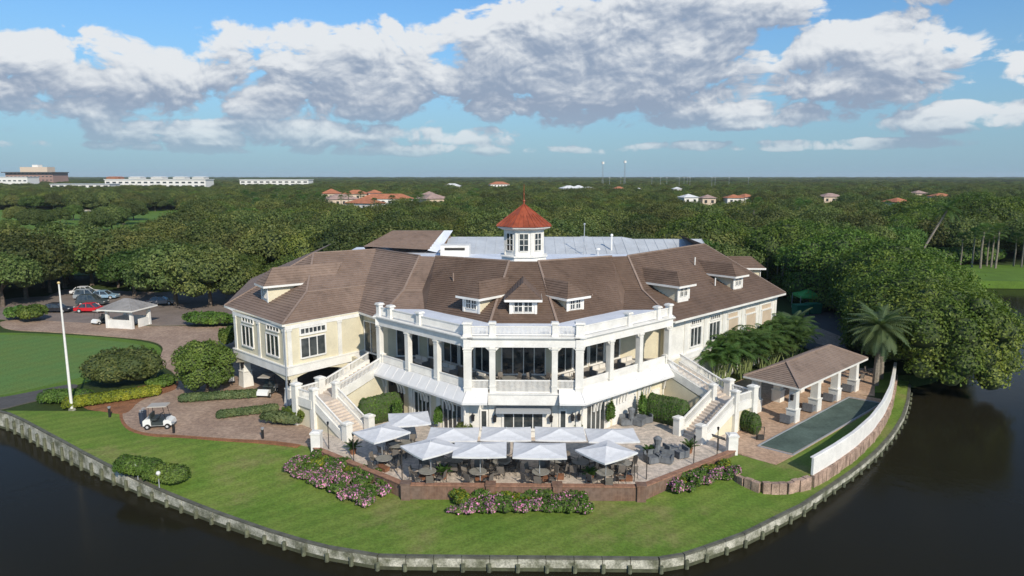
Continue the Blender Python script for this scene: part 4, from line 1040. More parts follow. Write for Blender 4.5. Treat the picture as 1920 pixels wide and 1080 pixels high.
# ================================================================== VEGETATION
NR = np.random.default_rng(11)
def leaf_mesh(name, C, Nn, size, mats, mi=None, asp=0.6, solid=None, tintv=None):
    """many small leaf sprays as quads; optional solid core (verts, faces) appended"""
    n = len(C); rr = NR.normal(size=(n, 3)); t = np.cross(Nn, rr); t /= np.linalg.norm(t, axis=1, keepdims=True) + 1e-9
    b = np.cross(Nn, t); s = size[:, None]
    bend = Nn * s * 0.25
    v = np.stack([C - t * s - bend, C - b * s * asp, C + t * s - bend, C + b * s * asp], 1).reshape(-1, 3)
    nv, nf = 4 * n, n
    faces = np.arange(4 * n).reshape(n, 4)
    me = bpy.data.meshes.new(name)
    sv, sf = solid if solid else (np.zeros((0, 3)), np.zeros((0, 4), int))
    V = np.concatenate([v, sv]); Fc = np.concatenate([faces, sf + nv]) if len(sf) else faces
    me.vertices.add(len(V)); me.vertices.foreach_set('co', V.astype(np.float32).ravel())
    me.loops.add(len(Fc) * 4); me.loops.foreach_set('vertex_index', Fc.astype(np.int32).ravel())
    me.polygons.add(len(Fc)); me.polygons.foreach_set('loop_start', np.arange(0, len(Fc) * 4, 4, dtype=np.int32))
    if not isinstance(mats, (list, tuple)): mats = [mats]
    for m in mats: me.materials.append(m)
    if mi is not None or len(sf):
        idx = np.zeros(len(Fc), np.int32)
        if mi is not None: idx[:n] = mi
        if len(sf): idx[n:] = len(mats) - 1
        me.polygons.foreach_set('material_index', idx)
    a = me.attributes.new('tint', 'FLOAT', 'FACE')
    tv = NR.random(len(Fc)).astype(np.float32)
    if tintv is not None: tv[:n] = np.clip(tintv + (tv[:n] - .5) * .5, 0, 1)
    a.data.foreach_set('value', tv)
    me.update(); me.validate(); return me
def sph_core(c, r, n=8, k=5):
    vs, fs = [], []
    for j in range(k + 1):
        a = math.pi * (j / k - .5)
        for i in range(n):
            q = 2 * math.pi * i / n; vs.append((c[0] + r[0] * math.cos(a) * math.cos(q), c[1] + r[1] * math.cos(a) * math.sin(q), c[2] + r[2] * math.sin(a)))
    for j in range(k):
        for i in range(n): fs.append((j * n + i, j * n + (i + 1) % n, (j + 1) * n + (i + 1) % n, (j + 1) * n + i))
    return vs, fs
def lobes_mesh(name, lobes, n, size, mats, low=-0.35, core=0.74, asp=0.6, rough=0.25):
    L = np.array([[*c, *r] for c, r in lobes]); w = L[:, 3] * L[:, 4] + L[:, 3] * L[:, 5]; w /= w.sum()
    m = int(n * 1.9); k = NR.choice(len(L), m, p=w); d = NR.normal(size=(m, 3)); d /= np.linalg.norm(d, axis=1, keepdims=True)
    keep = d[:, 2] > low; d = d[keep]; k = k[keep]
    # twigs cluster: push radius with a coarse random field so the outline is ragged
    f = np.sin(d[:, 0] * 7 + k * 3.1) * np.cos(d[:, 1] * 6 + k * 1.7) * np.sin(d[:, 2] * 5 + k)
    r = 0.90 + rough * 0.55 * f + NR.normal(size=len(d)) * rough * 0.28
    P = L[k, :3] + L[k, 3:] * d * r[:, None]
    inside = np.zeros(len(P), bool)
    for i in range(len(L)):
        q = ((P - L[i, :3]) / L[i, 3:]); inside |= ((q ** 2).sum(1) < 0.62) & (k != i)
    P, d, r, k = P[~inside][:n], d[~inside][:n], r[~inside][:n], k[~inside][:n]
    nn = d + NR.normal(size=d.shape) * 0.55 + np.array([0, 0, .25]); nn /= np.linalg.norm(nn, axis=1, keepdims=True)
    s = size * NR.uniform(.65, 1.3, len(P))
    vs, fs = [], []
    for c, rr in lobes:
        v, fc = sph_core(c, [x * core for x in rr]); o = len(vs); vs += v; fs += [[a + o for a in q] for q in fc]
    lob_t = np.array([random.Random(i * 7 + 1).random() for i in range(len(L))])
    return leaf_mesh(name, P, nn, s, mats, asp=asp, solid=(np.array(vs), np.array(fs)), tintv=0.25 + 0.5 * lob_t[k])
def foliage(name, c, c2, rnd=0.2, trans=0.30, vs=0.35): return mat(name, c, 0.55, col2=c2, vscale=vs, tint=True, rnd=rnd, trans=trans, spec=0.25)
F_OAK = foliage('oak_foliage', (0.086, 0.122, 0.032), (0.138, 0.168, 0.050), .40)
F_OAK2 = foliage('green_foliage', (0.066, 0.128, 0.024), (0.120, 0.185, 0.040), .40)
F_OAK3 = foliage('fresh_foliage', (0.110, 0.150, 0.030), (0.150, 0.185, 0.045), .3)
F_ROUND = foliage('round_foliage', (0.120, 0.190, 0.036), (0.170, 0.240, 0.050), .1)
F_FIC = foliage('ficus_foliage', (0.067, 0.132, 0.022), (0.168, 0.230, 0.045), .18, .3, .14)
F_HEDGE = foliage('hedge_foliage', (0.070, 0.145, 0.026), (0.115, 0.200, 0.036), .12)
F_BUSH = foliage('bush_foliage', (0.099, 0.132, 0.036), (0.157, 0.182, 0.058), .12)
F_LIME = foliage('lime_foliage', (0.190, 0.230, 0.022), (0.300, 0.310, 0.035), .1)
F_GRASSY = foliage('strappy_foliage', (0.105, 0.155, 0.060), (0.160, 0.200, 0.085), .1)
F_PALM = foliage('palm_foliage', (0.146, 0.246, 0.062), (0.224, 0.325, 0.090), .2, .45)
F_BLUEP = foliage('date_palm_foliage', (0.163, 0.250, 0.125), (0.300, 0.362, 0.138), .12, .4)
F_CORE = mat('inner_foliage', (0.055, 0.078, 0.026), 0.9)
F_PINK = foliage('pink_blossom', (0.62, 0.22, 0.46), (0.72, 0.38, 0.56), .1, .3)
F_MAUVE = foliage('mauve_blossom', (0.300, 0.170, 0.240), (0.420, 0.280, 0.340), .1, .3)
F_ORNG = foliage('golden_foliage', (0.260, 0.200, 0.020), (0.200, 0.190, 0.030), .1)
def limbs(mb, h, r, spread, base=0.35, n=5, rr=None):
    rr = rr or random.Random(3); z0 = h * base
    mb.tube([(0, 0, -.3), (0.1, 0, z0 * .5), (0, 0.05, z0)], [r * 1.35, r, r * .85], 8)
    for i in range(n):
        a = 2 * math.pi * i / n + rr.uniform(-.4, .4); q = spread * rr.uniform(.5, .85)
        mb.tube([(0, .05, z0 * .95), (math.cos(a) * q * .4, math.sin(a) * q * .4, z0 + (h - z0) * .3), (math.cos(a) * q, math.sin(a) * q, z0 + (h - z0) * .62)], [r * .6, r * .42, r * .18], 6)
def tree_proto(name, h, rad, nl, leaves, size, fol, seed, trunk_r=.28, crown_z=.54, squash=.50, label='', cat='tree', group=None, core=.68, rough=.42, base=.3, lk=1.0, skirt=0):
    rr = random.Random(seed); lob = []
    for i in range(nl):
        a = 2.399 * i + rr.uniform(-.3, .3); q = rad * (.68 + (1 - lk) * .6) * math.sqrt((i + .3) / nl); s = rad * rr.uniform(.34, .54) * lk
        zz = h * crown_z + (h * (1 - crown_z) - s * .75) * (1 - (q / rad) ** 1.6) * rr.uniform(.65, 1.05)
        lob.append(((math.cos(a) * q, math.sin(a) * q, zz), (s, s, s * rr.uniform(.68, .95))))
    for i in range(max(3, nl // 2)):
        a = 2 * math.pi * i / max(3, nl // 2) + rr.random(); q = rad * .62; s = rad * .40
        lob.append(((math.cos(a) * q, math.sin(a) * q, h * crown_z * rr.uniform(.72, .95)), (s, s, s * squash * 1.8)))
    for i in range(skirt):
        a = 2 * math.pi * i / skirt + rr.random() * .3; s = rad * rr.uniform(.20, .30); lob.append(((math.cos(a) * rad * .80, math.sin(a) * rad * .80, h * rr.uniform(.12, .32)), (s, s, s * 1.1)))
    t = thing(name, label, cat, group=group)
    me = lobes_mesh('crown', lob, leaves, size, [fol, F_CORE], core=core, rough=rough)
    c = bpy.data.objects.new('crown', me); COL.objects.link(c); c.parent = t
    mb = MB(); limbs(mb, h, trunk_r, rad * .8, base, 5, rr); mb.build('trunk', M_BARK, t)
    return t
GW = 'trees of the woodland behind the clubhouse'
OAKS = [tree_proto('oak_tree', 9.0, 6.0, 11, 11000, .22, F_OAK, 1, label='x'), tree_proto('oak_tree', 8.4, 5.2, 9, 9500, .22, F_OAK2, 2, label='x'),
        tree_proto('oak_tree', 9.8, 6.6, 13, 12500, .23, F_OAK, 5, label='x'), tree_proto('oak_tree', 7.6, 4.8, 8, 8500, .21, F_OAK2, 9, label='x'), tree_proto('oak_tree', 9.2, 5.6, 12, 9500, .22, F_OAK3, 14, label='x')]
OLAB = ['broad grey-green oak in the woodland behind the clubhouse', 'rounded mid-green tree in the woodland behind the clubhouse', 'large spreading olive oak in the woodland behind the clubhouse', 'smaller bushy green tree in the woodland behind the clubhouse', 'fresh yellow-green tree in the woodland behind the clubhouse']
def inside(p, poly):
    x, y = p; c = False; j = len(poly) - 1
    for i in range(len(poly)):
        xi, yi = poly[i][:2]; xj, yj = poly[j][:2]
        if (yi > y) != (yj > y) and x < (xj - xi) * (y - yi) / (yj - yi) + xi: c = not c
        j = i
    return c
def gp(px): return [tuple(at(x, y, 0)[:2]) for x, y in px]
EXCL = [gp([(-120, 612), (-120, 556), (0, 560), (60, 552), (95, 540), (300, 541), (430, 536), (560, 536), (500, 580), (440, 640), (300, 660)]),
        [(-.90 * 430, 430), (-.485 * 430, 430), (-.478 * 230, 230), (-.53 * 180, 180), (-.62 * 146, 146), (-.90 * 140, 140)],
        [(-36, 80), (-26, 108), (26, 108), (34, 76)],
        gp([(1700, 620), (1700, 530), (1650, 492), (2300, 492), (2300, 620)]),
        gp([(1480, 700), (1460, 560), (1480, 505), (1560, 500), (1600, 560), (1640, 700)]), [(26, 84), (24, 122), (48, 122), (48, 84)]]
# far houses: (column, distance, width, depth, wall height, roof material key, turn)
VIL = [(622, 470, 12, 14, 9.5, 'r', .2), (640, 445, 20, 14, 6.5, 'p', .5), (668, 478, 16, 12, 9, 'r', .1), (703, 480, 10, 10, 9.5, 'o', .4), (725, 455, 34, 14, 6.5, 'o', .15), (685, 405, 20, 12, 5.5, 'o', -.5), (812, 440, 16, 14, 7, 'p', .6), (805, 500, 9, 10, 8, 'p', 0),
       (848, 900, 22, 14, 8.5, 'w', 0), (936, 950, 26, 16, 10, 'o', .2), (1066, 700, 16, 12, 9, 'w', .3), (1084, 720, 14, 12, 9, 'w', 0), (1102, 690, 12, 10, 8.5, 'w', .4), (1160, 700, 12, 10, 8.5, 'o', 0), (1196, 680, 7, 8, 8.0, 'w', 0), (1268, 700, 8, 8, 8.5, 'w', 0),
       (1290, 430, 9, 9, 8.2, 'w', .2), (1326, 430, 8, 9, 7.8, 'p', 0), (1375, 440, 10, 9, 7.6, 'o', 0), (1397, 450, 10, 9, 7.8, 'o', .5), (1555, 460, 13, 10, 7.8, 'p', .1), (1682, 350, 9, 9, 8.4, 'o', .3), (1720, 520, 10, 9, 8.5, 'p', 0), (1762, 480, 12, 9, 7.5, 'o', 0)]
def vdir(px): r_ = _ray(px, 380); return r_[0] / r_[1]
for v_ in VIL:
    k, Y = vdir(v_[0]), v_[1]; hw = v_[2] * .55 + 3; dn = 120 if Y < 520 else 90
    EXCL.append([(k * (Y - dn) - hw, Y - dn), (k * (Y - dn) + hw, Y - dn), (k * (Y + 12) + hw, Y + 12), (k * (Y + 12) - hw, Y + 12)])
wr = random.Random(77); cand = []
y = 112.0
while y < 1500:
    sp = 7.3 if y < 420 else 7.3 + (y - 420) * .010
    x = -0.86 * y - 14
    while x < 0.86 * y + 14:
        cand.append((x + wr.uniform(-.42, .42) * sp, y + wr.uniform(-.42, .42) * sp)); x += sp
    y += sp
def ok(p): return not any(inside(p, e) for e in EXCL) and not (p[0] > 38 + (p[1] - 70) * .25 and p[1] < 165)
cand = [p for p in cand if ok(p) and not (abs(p[0]) < 45 and p[1] < 113)]
cand.sort(key=lambda p: p[0] ** 2 + p[1] ** 2)
near, far = cand[:290], cand[290:]
used = [False] * 5
for i, (x, y) in enumerate(near):
    k = wr.choice((0, 0, 0, 1, 2, 2, 2, 3, 4)); s = wr.uniform(.72, 1.22)
    rz = wr.uniform(0, 6.28)
    if not used[k]:
        used[k] = True; o = OAKS[k]; o.location = (x, y, -.06); o.rotation_euler = (0, 0, rz); o.scale = (s, s, s)
    else: o = dup(OAKS[k], (x, y, -.06), rz, s)
    r_ = x / y; side_ = 'left of the parking lot line' if r_ < -.45 else ('behind the left wing' if r_ < -.16 else ('behind the cupola' if r_ < .16 else ('behind the right wing' if r_ < .42 else 'right of the ficus row')))
    o['label'] = OLAB[k].replace('in the woodland behind the clubhouse', '') + 'in the ' + ('nearer' if y < 145 else 'farther') + ' woodland ' + side_; o['group'] = GW
def scatter(name, pts, kids, smin, smax, zs=1.0):
    """one object of points; its geometry nodes set a crown on every point"""
    me = bpy.data.meshes.new(name); P = np.array(pts, dtype=np.float32)
    me.vertices.add(len(P)); me.vertices.foreach_set('co', P.ravel())
    for nm, arr in (('sc', NR.uniform(smin, smax, len(P))), ('rz', NR.uniform(0, 6.28, len(P))), ('pick', NR.integers(0, len(kids), len(P)).astype(float))):
        a = me.attributes.new(nm, 'FLOAT', 'POINT'); a.data.foreach_set('value', arr.astype(np.float32))
    o = bpy.data.objects.new(name, me); COL.objects.link(o)
    g = bpy.data.node_groups.new(name, 'GeometryNodeTree'); g.is_modifier = True
    g.interface.new_socket('Geometry', in_out='INPUT', socket_type='NodeSocketGeometry'); g.interface.new_socket('Geometry', in_out='OUTPUT', socket_type='NodeSocketGeometry')
    a, z = g.nodes.new('NodeGroupInput'), g.nodes.new('NodeGroupOutput'); j = g.nodes.new('GeometryNodeJoinGeometry')
    def attr(nm): n = g.nodes.new('GeometryNodeInputNamedAttribute'); n.data_type = 'FLOAT'; n.inputs[0].default_value = nm; return n.outputs[0]
    for i, kid in enumerate(kids):
        ip = g.nodes.new('GeometryNodeInstanceOnPoints'); oi = g.nodes.new('GeometryNodeObjectInfo'); oi.inputs[0].default_value = kid; oi.transform_space = 'ORIGINAL'
        cmp_ = g.nodes.new('FunctionNodeCompare'); cmp_.data_type = 'FLOAT'; cmp_.operation = 'EQUAL'
        g.links.new(attr('pick'), cmp_.inputs[0]); cmp_.inputs[1].default_value = i; cmp_.inputs['Epsilon'].default_value = .1
        g.links.new(a.outputs[0], ip.inputs['Points']); g.links.new(cmp_.outputs[0], ip.inputs['Selection']); g.links.new(oi.outputs['Geometry'], ip.inputs['Instance'])
        cr = g.nodes.new('ShaderNodeCombineXYZ'); g.links.new(attr('rz'), cr.inputs[2]); g.links.new(cr.outputs[0], ip.inputs['Rotation'])
        cs = g.nodes.new('ShaderNodeCombineXYZ'); s = attr('sc'); m = g.nodes.new('ShaderNodeMath'); m.operation = 'MULTIPLY'; m.inputs[1].default_value = zs
        g.links.new(s, m.inputs[0]); g.links.new(s, cs.inputs[0]); g.links.new(s, cs.inputs[1]); g.links.new(m.outputs[0], cs.inputs[2]); g.links.new(cs.outputs[0], ip.inputs['Scale'])
        g.links.new(ip.outputs[0], j.inputs[0])
    g.links.new(j.outputs[0], z.inputs[0])
    md = o.modifiers.new('scatter', 'NODES'); md.node_group = g
    o['kind'] = 'stuff'; return o
crowns = [o.children[0] for o in OAKS]
# crowns inherit their parent's transform only in ORIGINAL space of the mesh, so points carry everything
fp = [(x, y, 0) for x, y in far]
o = scatter('distant_woodland', fp, crowns, .8, 1.2); tag(o, 'mass of green treetops running from the clubhouse wood to the plain', 'woodland')
hp = []
y = 1500.0
while y < 8500:
    sp = 34 + (y - 1500) * .02; x = -.9 * y
    while x < .9 * y:
        hp.append((x + wr.uniform(-.45, .45) * sp, y + wr.uniform(-.45, .45) * sp, -1.0)); x += sp
    y += sp
o = scatter('horizon_woodland', hp, crowns, 4.0, 6.5, .22); tag(o, 'flat dark green woodland along the horizon', 'woodland')

# the great dark ficus row by the water on the right
FIC = tree_proto('ficus_tree', 12.5, 8.5, 34, 42000, .205, F_FIC, 21, .55, .50, .6, 'x', rough=.50, core=.70, base=.15, lk=.72, skirt=14)
fl = [(44.8, 73.0, .80, 'lowest dense green ficus, at the water end of the ficus row'), (47.6, 79.5, .84, 'dense ficus overhanging the lake, widest of the ficus row'), (52, 87, .85, 'tall dense ficus in the row behind the court palms'), (54, 92, .90, 'dense ficus on the lake side of the ficus row'),
      (56, 99, .98, 'tallest full-crowned ficus in the middle of the row'), (57.5, 106, .92, 'dark ficus on the lake bank in the middle of the row'), (55, 113, 1.02, 'dense ficus shading the service road'), (51, 131, 1.05, 'tall ficus arching over the far service road'), (60, 121, .95, 'dark ficus at the back of the row toward the inlet'), (37, 143, 1.1, 'farthest ficus at the back end of the row'), (56, 137, 1.0, 'rear ficus filling the gap behind the service road')]
for i, (x, y, s, lab) in enumerate(fl):
    if 75 < y < 128: x -= 2.8
    if i == 0: o = FIC; o.location = (x, y, -.1); o.scale = (s, s, s); o['label'] = lab; o['group'] = 'row of large ficus trees by the water'
    else: o = dup(FIC, (x, y, -.1), i * 1.9, s, lab, 'row of large ficus trees by the water')
# trees beyond the inlet
tl = [(106, 186, 1.6), (114, 194, 1.8), (123, 188, 2.0), (133, 194, 2.0), (142, 188, 2.1), (152, 196, 2.0), (118, 210, 1.9), (136, 214, 2.1), (98, 184, 1.4), (160, 208, 2.1)]
for i, (x, y, s) in enumerate(tl):
    dup(FIC, (x, y, 0), i * 1.3, s * .62, 'tall dark tree standing behind the far green lake bank', 'tall trees behind the far lake bank')
# shrubs, hedges
def shrub(name, lab, cat, px, py, rx, ry, h, fol, leaves, size, rz=0.0, n=7, z=0.0, group=None, core=.82, rough=.18, hedge=False, world=None, mats=None):
    p = Vector(world) if world else at(px, py, z); rr = random.Random(int(px * 3 + py)); lob = []
    for i in range(n):
        if hedge:
            f = (i + .5) / n * 2 - 1; lob.append(((f * rx * .92, rr.uniform(-.04, .04) * ry, h * .45), (max(rx / n * 1.6, ry * .7), ry, h * rr.uniform(.53, .58))))
        else:
            a = 2.399 * i; q = math.sqrt((i + .4) / n) * .62; s = rr.uniform(.42, .58); lob.append(((math.cos(a) * q * rx, math.sin(a) * q * ry, h * rr.uniform(.45, .62)), (rx * s, ry * s, h * rr.uniform(.34, .44))))
    me = lobes_mesh(name, lob, leaves, size, mats or [fol, F_CORE], low=-.5, core=core, rough=rough)
    o = bpy.data.objects.new(name, me); COL.objects.link(o); o.location = p; o.rotation_euler = (0, 0, rz)
    return tag(o, lab, cat, group)
def shrub_px(name, lab, cat, x0, x1, ybase, h, fol, depth, leaves, size, **kw):
    a, b_ = at(x0, ybase, 0), at(x1, ybase, 0); c = (a + b_) / 2; return shrub(name, lab, cat, 0, 0, (b_ - a).length / 2, depth, h, fol, leaves, size, world=(c.x, c.y + depth * .6, kw.pop('z', 0)), **kw)
shrub_px('multi_trunk_bush', 'wide dark olive bush with rounded top behind the yellow hedge', 'bush', 145, 285, 730, 3.6, F_BUSH, 3.0, 9000, .15, n=22)
round_tree = tree_proto('round_tree', 5.6, 2.7, 16, 12000, .12, F_ROUND, 31, .16, .42, .9, 'dense round bright green tree beside the carriage porch', rough=.2, base=.2)
round_tree.location = at(388, 735, 0)
shrub_px('clipped_hedge', 'clipped dark green hedge left of the flagpole', 'hedge', 75, 152, 757, 1.1, F_HEDGE, 1.3, 4200, .10, hedge=True, n=16)
o = shrub('croton_hedge', 'bright yellow-green hedge curving beside the brick forecourt', 'hedge', 213, 752, 4.0, 1.0, 1.0, F_LIME, 6500, .10, rz=R(33), hedge=True, n=18)
shrub_px('ground_hedge', 'low flat green hedge at the tip of the bush bed', 'hedge', 264, 322, 728, .7, F_HEDGE, 1.8, 1800, .13, n=7)
shrub_px('round_bush', 'round bright green bush at the edge of the parking lot', 'bush', 20, 78, 606, 2.4, F_FIC, 2.2, 1800, .22)
shrub_px('grey_bush', 'duller green bush left of the bright one by the parking lot', 'bush', 0, 40, 602, 2.0, F_OAK2, 2.0, 1200, .22)
o = shrub('grass_bed', 'pale strappy grass bed in front of the round tree', 'ornamental grass', 412, 748, 3.6, .8, .75, F_GRASSY, 4200, .10, rz=R(14), hedge=True, n=18)
o = shrub('grass_bed', 'narrow pale grass strip crossing the brick forecourt', 'ornamental grass', 465, 777, 2.6, .6, .7, F_GRASSY, 3600, .10, rz=R(24), hedge=True, n=16)
shrub('lawn_shrub', 'clipped dark green shrub clump in the lawn by the seawall, left part', 'bush', 0, 0, 1.7, .9, 1.25, F_HEDGE, 4200, .09, world=(at(262, 893, -.45).x, at(262, 893, -.45).y, gz(-25, 49)), rz=-.25, hedge=True, n=7, core=.88, rough=.16)
shrub('lawn_shrub', 'lighter green shrub clump in the lawn by the seawall, right part', 'bush', 0, 0, 1.4, 1.0, 1.2, F_ROUND, 4200, .09, world=(at(312, 903, -.5).x, at(312, 903, -.5).y, gz(-23, 47.5)), rz=-.3, hedge=True, n=6, core=.88, rough=.16)
shrub_px('dark_hedge', 'dark green hedge between the guard kiosk and the left pavilion', 'hedge', 335, 440, 615, 2.0, F_HEDGE, 2.0, 2600, .2, n=10)
shrub_px('side_hedge', 'green shrub beside the far corner of the left pavilion', 'hedge', 405, 440, 655, 2.6, F_FIC, 1.6, 1800, .18)
for s, lab in ((-1, 'clipped hedge between the left staircase and the cream wall'), (1, 'clipped hedge between the right staircase and the cream wall')):
    shrub('stair_hedge', lab, 'hedge', 0, 0, 1.7, .85, 2.5, F_HEDGE, 4600, .10, world=(s * 12.35, 57.2, 0), rz=-s * R(38), hedge=True, n=14, core=.94, rough=.06)
shrub('stair_hedge', 'clipped hedge on the court side of the right staircase', 'hedge', 0, 0, 1.6, .6, 1.8, F_HEDGE, 2600, .10, world=(18.4, 56.0, 0), rz=-R(60), hedge=True, n=10, core=.94, rough=.06)
shrub('sprawling_shrub', 'leafy mixed shrub at the foot of the left staircase', 'bush', 575, 790, 2.2, 1.5, 1.7, F_FIC, 2600, .16)
shrub('sprawling_shrub', 'low feathery shrub beside the porch pier and the staircase shrub', 'bush', 530, 795, 1.9, 1.1, 1.2, F_GRASSY, 1800, .15)
shrub_px('road_shrub', 'tall green shrub behind the right wing by the green tent', 'bush', 1450, 1500, 560, 4.0, F_FIC, 3, 2400, .24)
for px, py, h, lab in ((745, 800, 2.4, 'green vine climbing beside the dark passage'), (822, 808, 2.2, 'green vine between the two left french windows'), (1144, 806, 2.5, 'green vine left of the white rendered panel'), (1203, 792, 2.6, 'green vine right of the white rendered panel')):
    shrub('climbing_vine', lab, 'vine', px, py, .38, .30, h, F_HEDGE, 900, .10, n=6, core=.6, rough=.4)
for px, lab in ((872, 'dark potted shrub by the narrow door, left of the centre doors'), (1078, 'dark potted shrub by the narrow door, right of the centre doors')):
    shrub('potted_shrub', lab, 'plant', px, 818, .75, .5, 1.3, F_BUSH, 900, .11)
# far shrubs of the inlet bank
for i, (px, r_) in enumerate(((1775, 5.5), (1810, 6), (1850, 5.5))):
    a = at(px, 498, 0); shrub('bank_shrub', ('leftmost', 'middle', 'rightmost')[i] + ' of the three dark shrubs on the far lake bank', 'bush', 0, 0, r_, 3, 4.2, F_HEDGE, 1200, .35, world=(a.x, a.y + 2, 0))
# flower beds
F_BED = [F_HEDGE, F_PINK, F_MAUVE, F_LIME, F_CORE]
def flower(name, lab, w, x, y, rx, ry, h, kind, grp):
    rr = random.Random(int(x * 90 + y * 7)); lob = []
    for i in range(5):
        a = 2.4 * i; q = math.sqrt((i + .4) / 5) * .6; lob.append(((math.cos(a) * q * rx, math.sin(a) * q * ry, h * .5), (rx * .5, ry * .5, h * .4)))
    me = lobes_mesh(name, lob, 620, .085, F_BED, low=-.4, core=.8, rough=.35)
    n = len(me.polygons); idx = np.zeros(n, np.int32); me.polygons.foreach_get('material_index', idx)
    r_ = NR.random(n); leafm = idx != 4
    pink = {0: .42, 1: .09, 2: .0}[kind]
    sel = leafm & (r_ < pink); idx[sel & (r_ < pink * .55)] = 1; idx[sel & (r_ >= pink * .55)] = 2
    if kind == 2: idx[leafm & (r_ < .5)] = 3
    me.polygons.foreach_set('material_index', idx)
    o = bpy.data.objects.new(name, me); COL.objects.link(o); o.location = (x, y, gz(x, y)); return tag(o, lab, 'flowering shrub', grp)
fr = random.Random(4)
def bed(p0, p1, n, rows, side, grp, mix):
    a, b_ = atg(*p0), atg(*p1); u = (b_ - a); nn = Vector((u.y, -u.x, 0)).normalized()
    for i in range(n):
        for j in range(rows):
            p = a.lerp(b_, (i + .5 + fr.uniform(-.25, .25)) / n) + nn * (j * .85 + fr.uniform(-.15, .15)); k = fr.choices((0, 1, 2), mix[j])[0]
            flower('flowering_shrub', ('pink blossoming shrub in the %s', 'sparsely pink shrub in the %s', 'yellow-green shrub in the %s')[k] % side, 0, p.x, p.y, fr.uniform(.5, .8), fr.uniform(.45, .7), fr.uniform(.55, 1.0), k, grp)
bed((590, 858), (745, 922), 9, 4, 'bed left of the brick terrace wall', 'flowering shrubs in the left bed', ((0, 2, 2), (2, 3, 1), (4, 1, 0), (4, 1, 0)))
bed((856, 938), (1100, 938), 12, 3, 'bed in front of the brick terrace wall', 'flowering shrubs in the front bed', ((1, 3, 1), (3, 2, 1), (3, 2, 0)))
bed((1248, 920), (1370, 880), 7, 2, 'bed right of the brick terrace wall', 'flowering shrubs in the right bed', ((1, 2, 3), (2, 2, 1)))

# ---- palms
def frond(mb, o, az, el, L, droop, w, n=9, m=0, vee=.35):
    """one pinnate frond: arching rib with paired leaflets"""
    d = Vector((math.cos(az), math.sin(az), 0)); side = Vector((-d.y, d.x, 0)); p = Vector(o); e = el; pts = [p.copy()]; dirs = []
    for i in range(n):
        u = d * math.cos(e) + Vector((0, 0, math.sin(e))); dirs.append(u); p = p + u * (L / n); pts.append(p.copy()); e -= droop / n
    for i in range(n):
        mb.beam(pts[i], pts[i + 1], .035, .03, m)
        f = (i + .6) / n; ww = w * math.sin(math.pi * min(1, f * .86 + .12)) ** .7
        for sgn in (-1, 1):
            for q in (.15, .65):
                c = pts[i].lerp(pts[i + 1], q); up = dirs[i].cross(side) * -1
                tip = c + side * sgn * ww + dirs[i] * ww * .55 - Vector((0, 0, ww * vee)); b2 = c + dirs[i] * (L / n * .46)
                mb.add([c, b2, tip + dirs[i] * .04, tip], [(0, 1, 2, 3)], m)
def pinnate_palm(name, lab, th, nf, L, fol, tr=.2, seed=1, w=.55, cat='palm', el0=1.25, el1=-.5, droop=1.1, group=None, lean=0.0):
    rr = random.Random(seed); t = thing(name, lab, cat, group=group)
    mb = MB(); mb.tube([(0, 0, -.2), (lean * .3, 0, th * .5), (lean, 0, th)], [tr * 1.3, tr, tr * .9], 8); mb.build('trunk', M_PTRUNK, t)
    mb = MB()
    for i in range(nf):
        f = i / (nf - 1); frond(mb, (lean, 0, th), i * 2.399, el0 + (el1 - el0) * f + rr.uniform(-.12, .12), L * rr.uniform(.85, 1.05), droop * rr.uniform(.8, 1.2), w)
    o = mb.build('fronds', fol, t); return t
M_PTRUNK = mat('palm_trunk', (0.22, 0.19, 0.15), .9, var=.25, vscale=4, bump=.5)
dp = pinnate_palm('date_palm', 'large feathery date palm at the lake end of the court, nearer of the pair', 6.0, 62, 3.5, F_BLUEP, .26, 3, .5, el1=-.95)
p = at(1641, 722, 0); dp.location = p
p2_ = at(1654, 716, 0); dup(dp, (p2_.x + .4, p2_.y + 1.2, 0), 1.4, .95, 'large feathery date palm at the lake end of the court, farther of the pair')
pg = pinnate_palm('feather_palm', 'dark feathery palm at the far corner of the right wing', 2.8, 44, 3.2, F_BLUEP, .2, 6, .5, el1=-.7); pg.location = at(1486, 652, 0)
def areca(name, lab, seed, h=4.2):
    rr = random.Random(seed); t = thing(name, lab, 'palm', group='clumping palms along the right wing'); mt_ = MB(); mf = MB()
    for i in range(9):
        a = 2.4 * i; q = .25 + .09 * i; hh = h * rr.uniform(.5, .85); b0 = (math.cos(a) * q * .5, math.sin(a) * q * .5, 0); tp = (math.cos(a) * q * 1.5, math.sin(a) * q * 1.5, hh)
        mt_.tube([b0, tp], [.07, .05], 5)
        for k in range(9): frond(mf, tp, k * 2.399 + i, 1.3 - k * .10 + rr.uniform(-.1, .1), rr.uniform(1.8, 2.5), 1.7, .42, 7)
    mt_.build('trunk', M_CANE, t); mf.build('fronds', F_PALM, t); return t
M_CANE = mat('palm_cane', (0.22, 0.27, 0.10), .7, var=.2, vscale=3)
ar = [areca('clumping_palm', 'x', 3), areca('clumping_palm', 'x', 8)]
spots = [(1338, 712), (1360, 708), (1383, 700), (1402, 694), (1425, 690), (1446, 682), (1468, 676), (1490, 668), (1372, 690), (1412, 680), (1450, 668), (1348, 722), (1392, 710), (1436, 696), (1480, 684)]
for i, (px, py) in enumerate(spots):
    p = at(px, py, 0); k = i % 2; s = .95 + .25 * random.Random(i).random()
    if i < 2: o = ar[i]; o.location = p; o.scale = (s, s, s)
    else: o = dup(ar[k], p, i * 1.1, s)
    o['label'] = 'green clumping palm with thin canes in the row along the right wing wall'
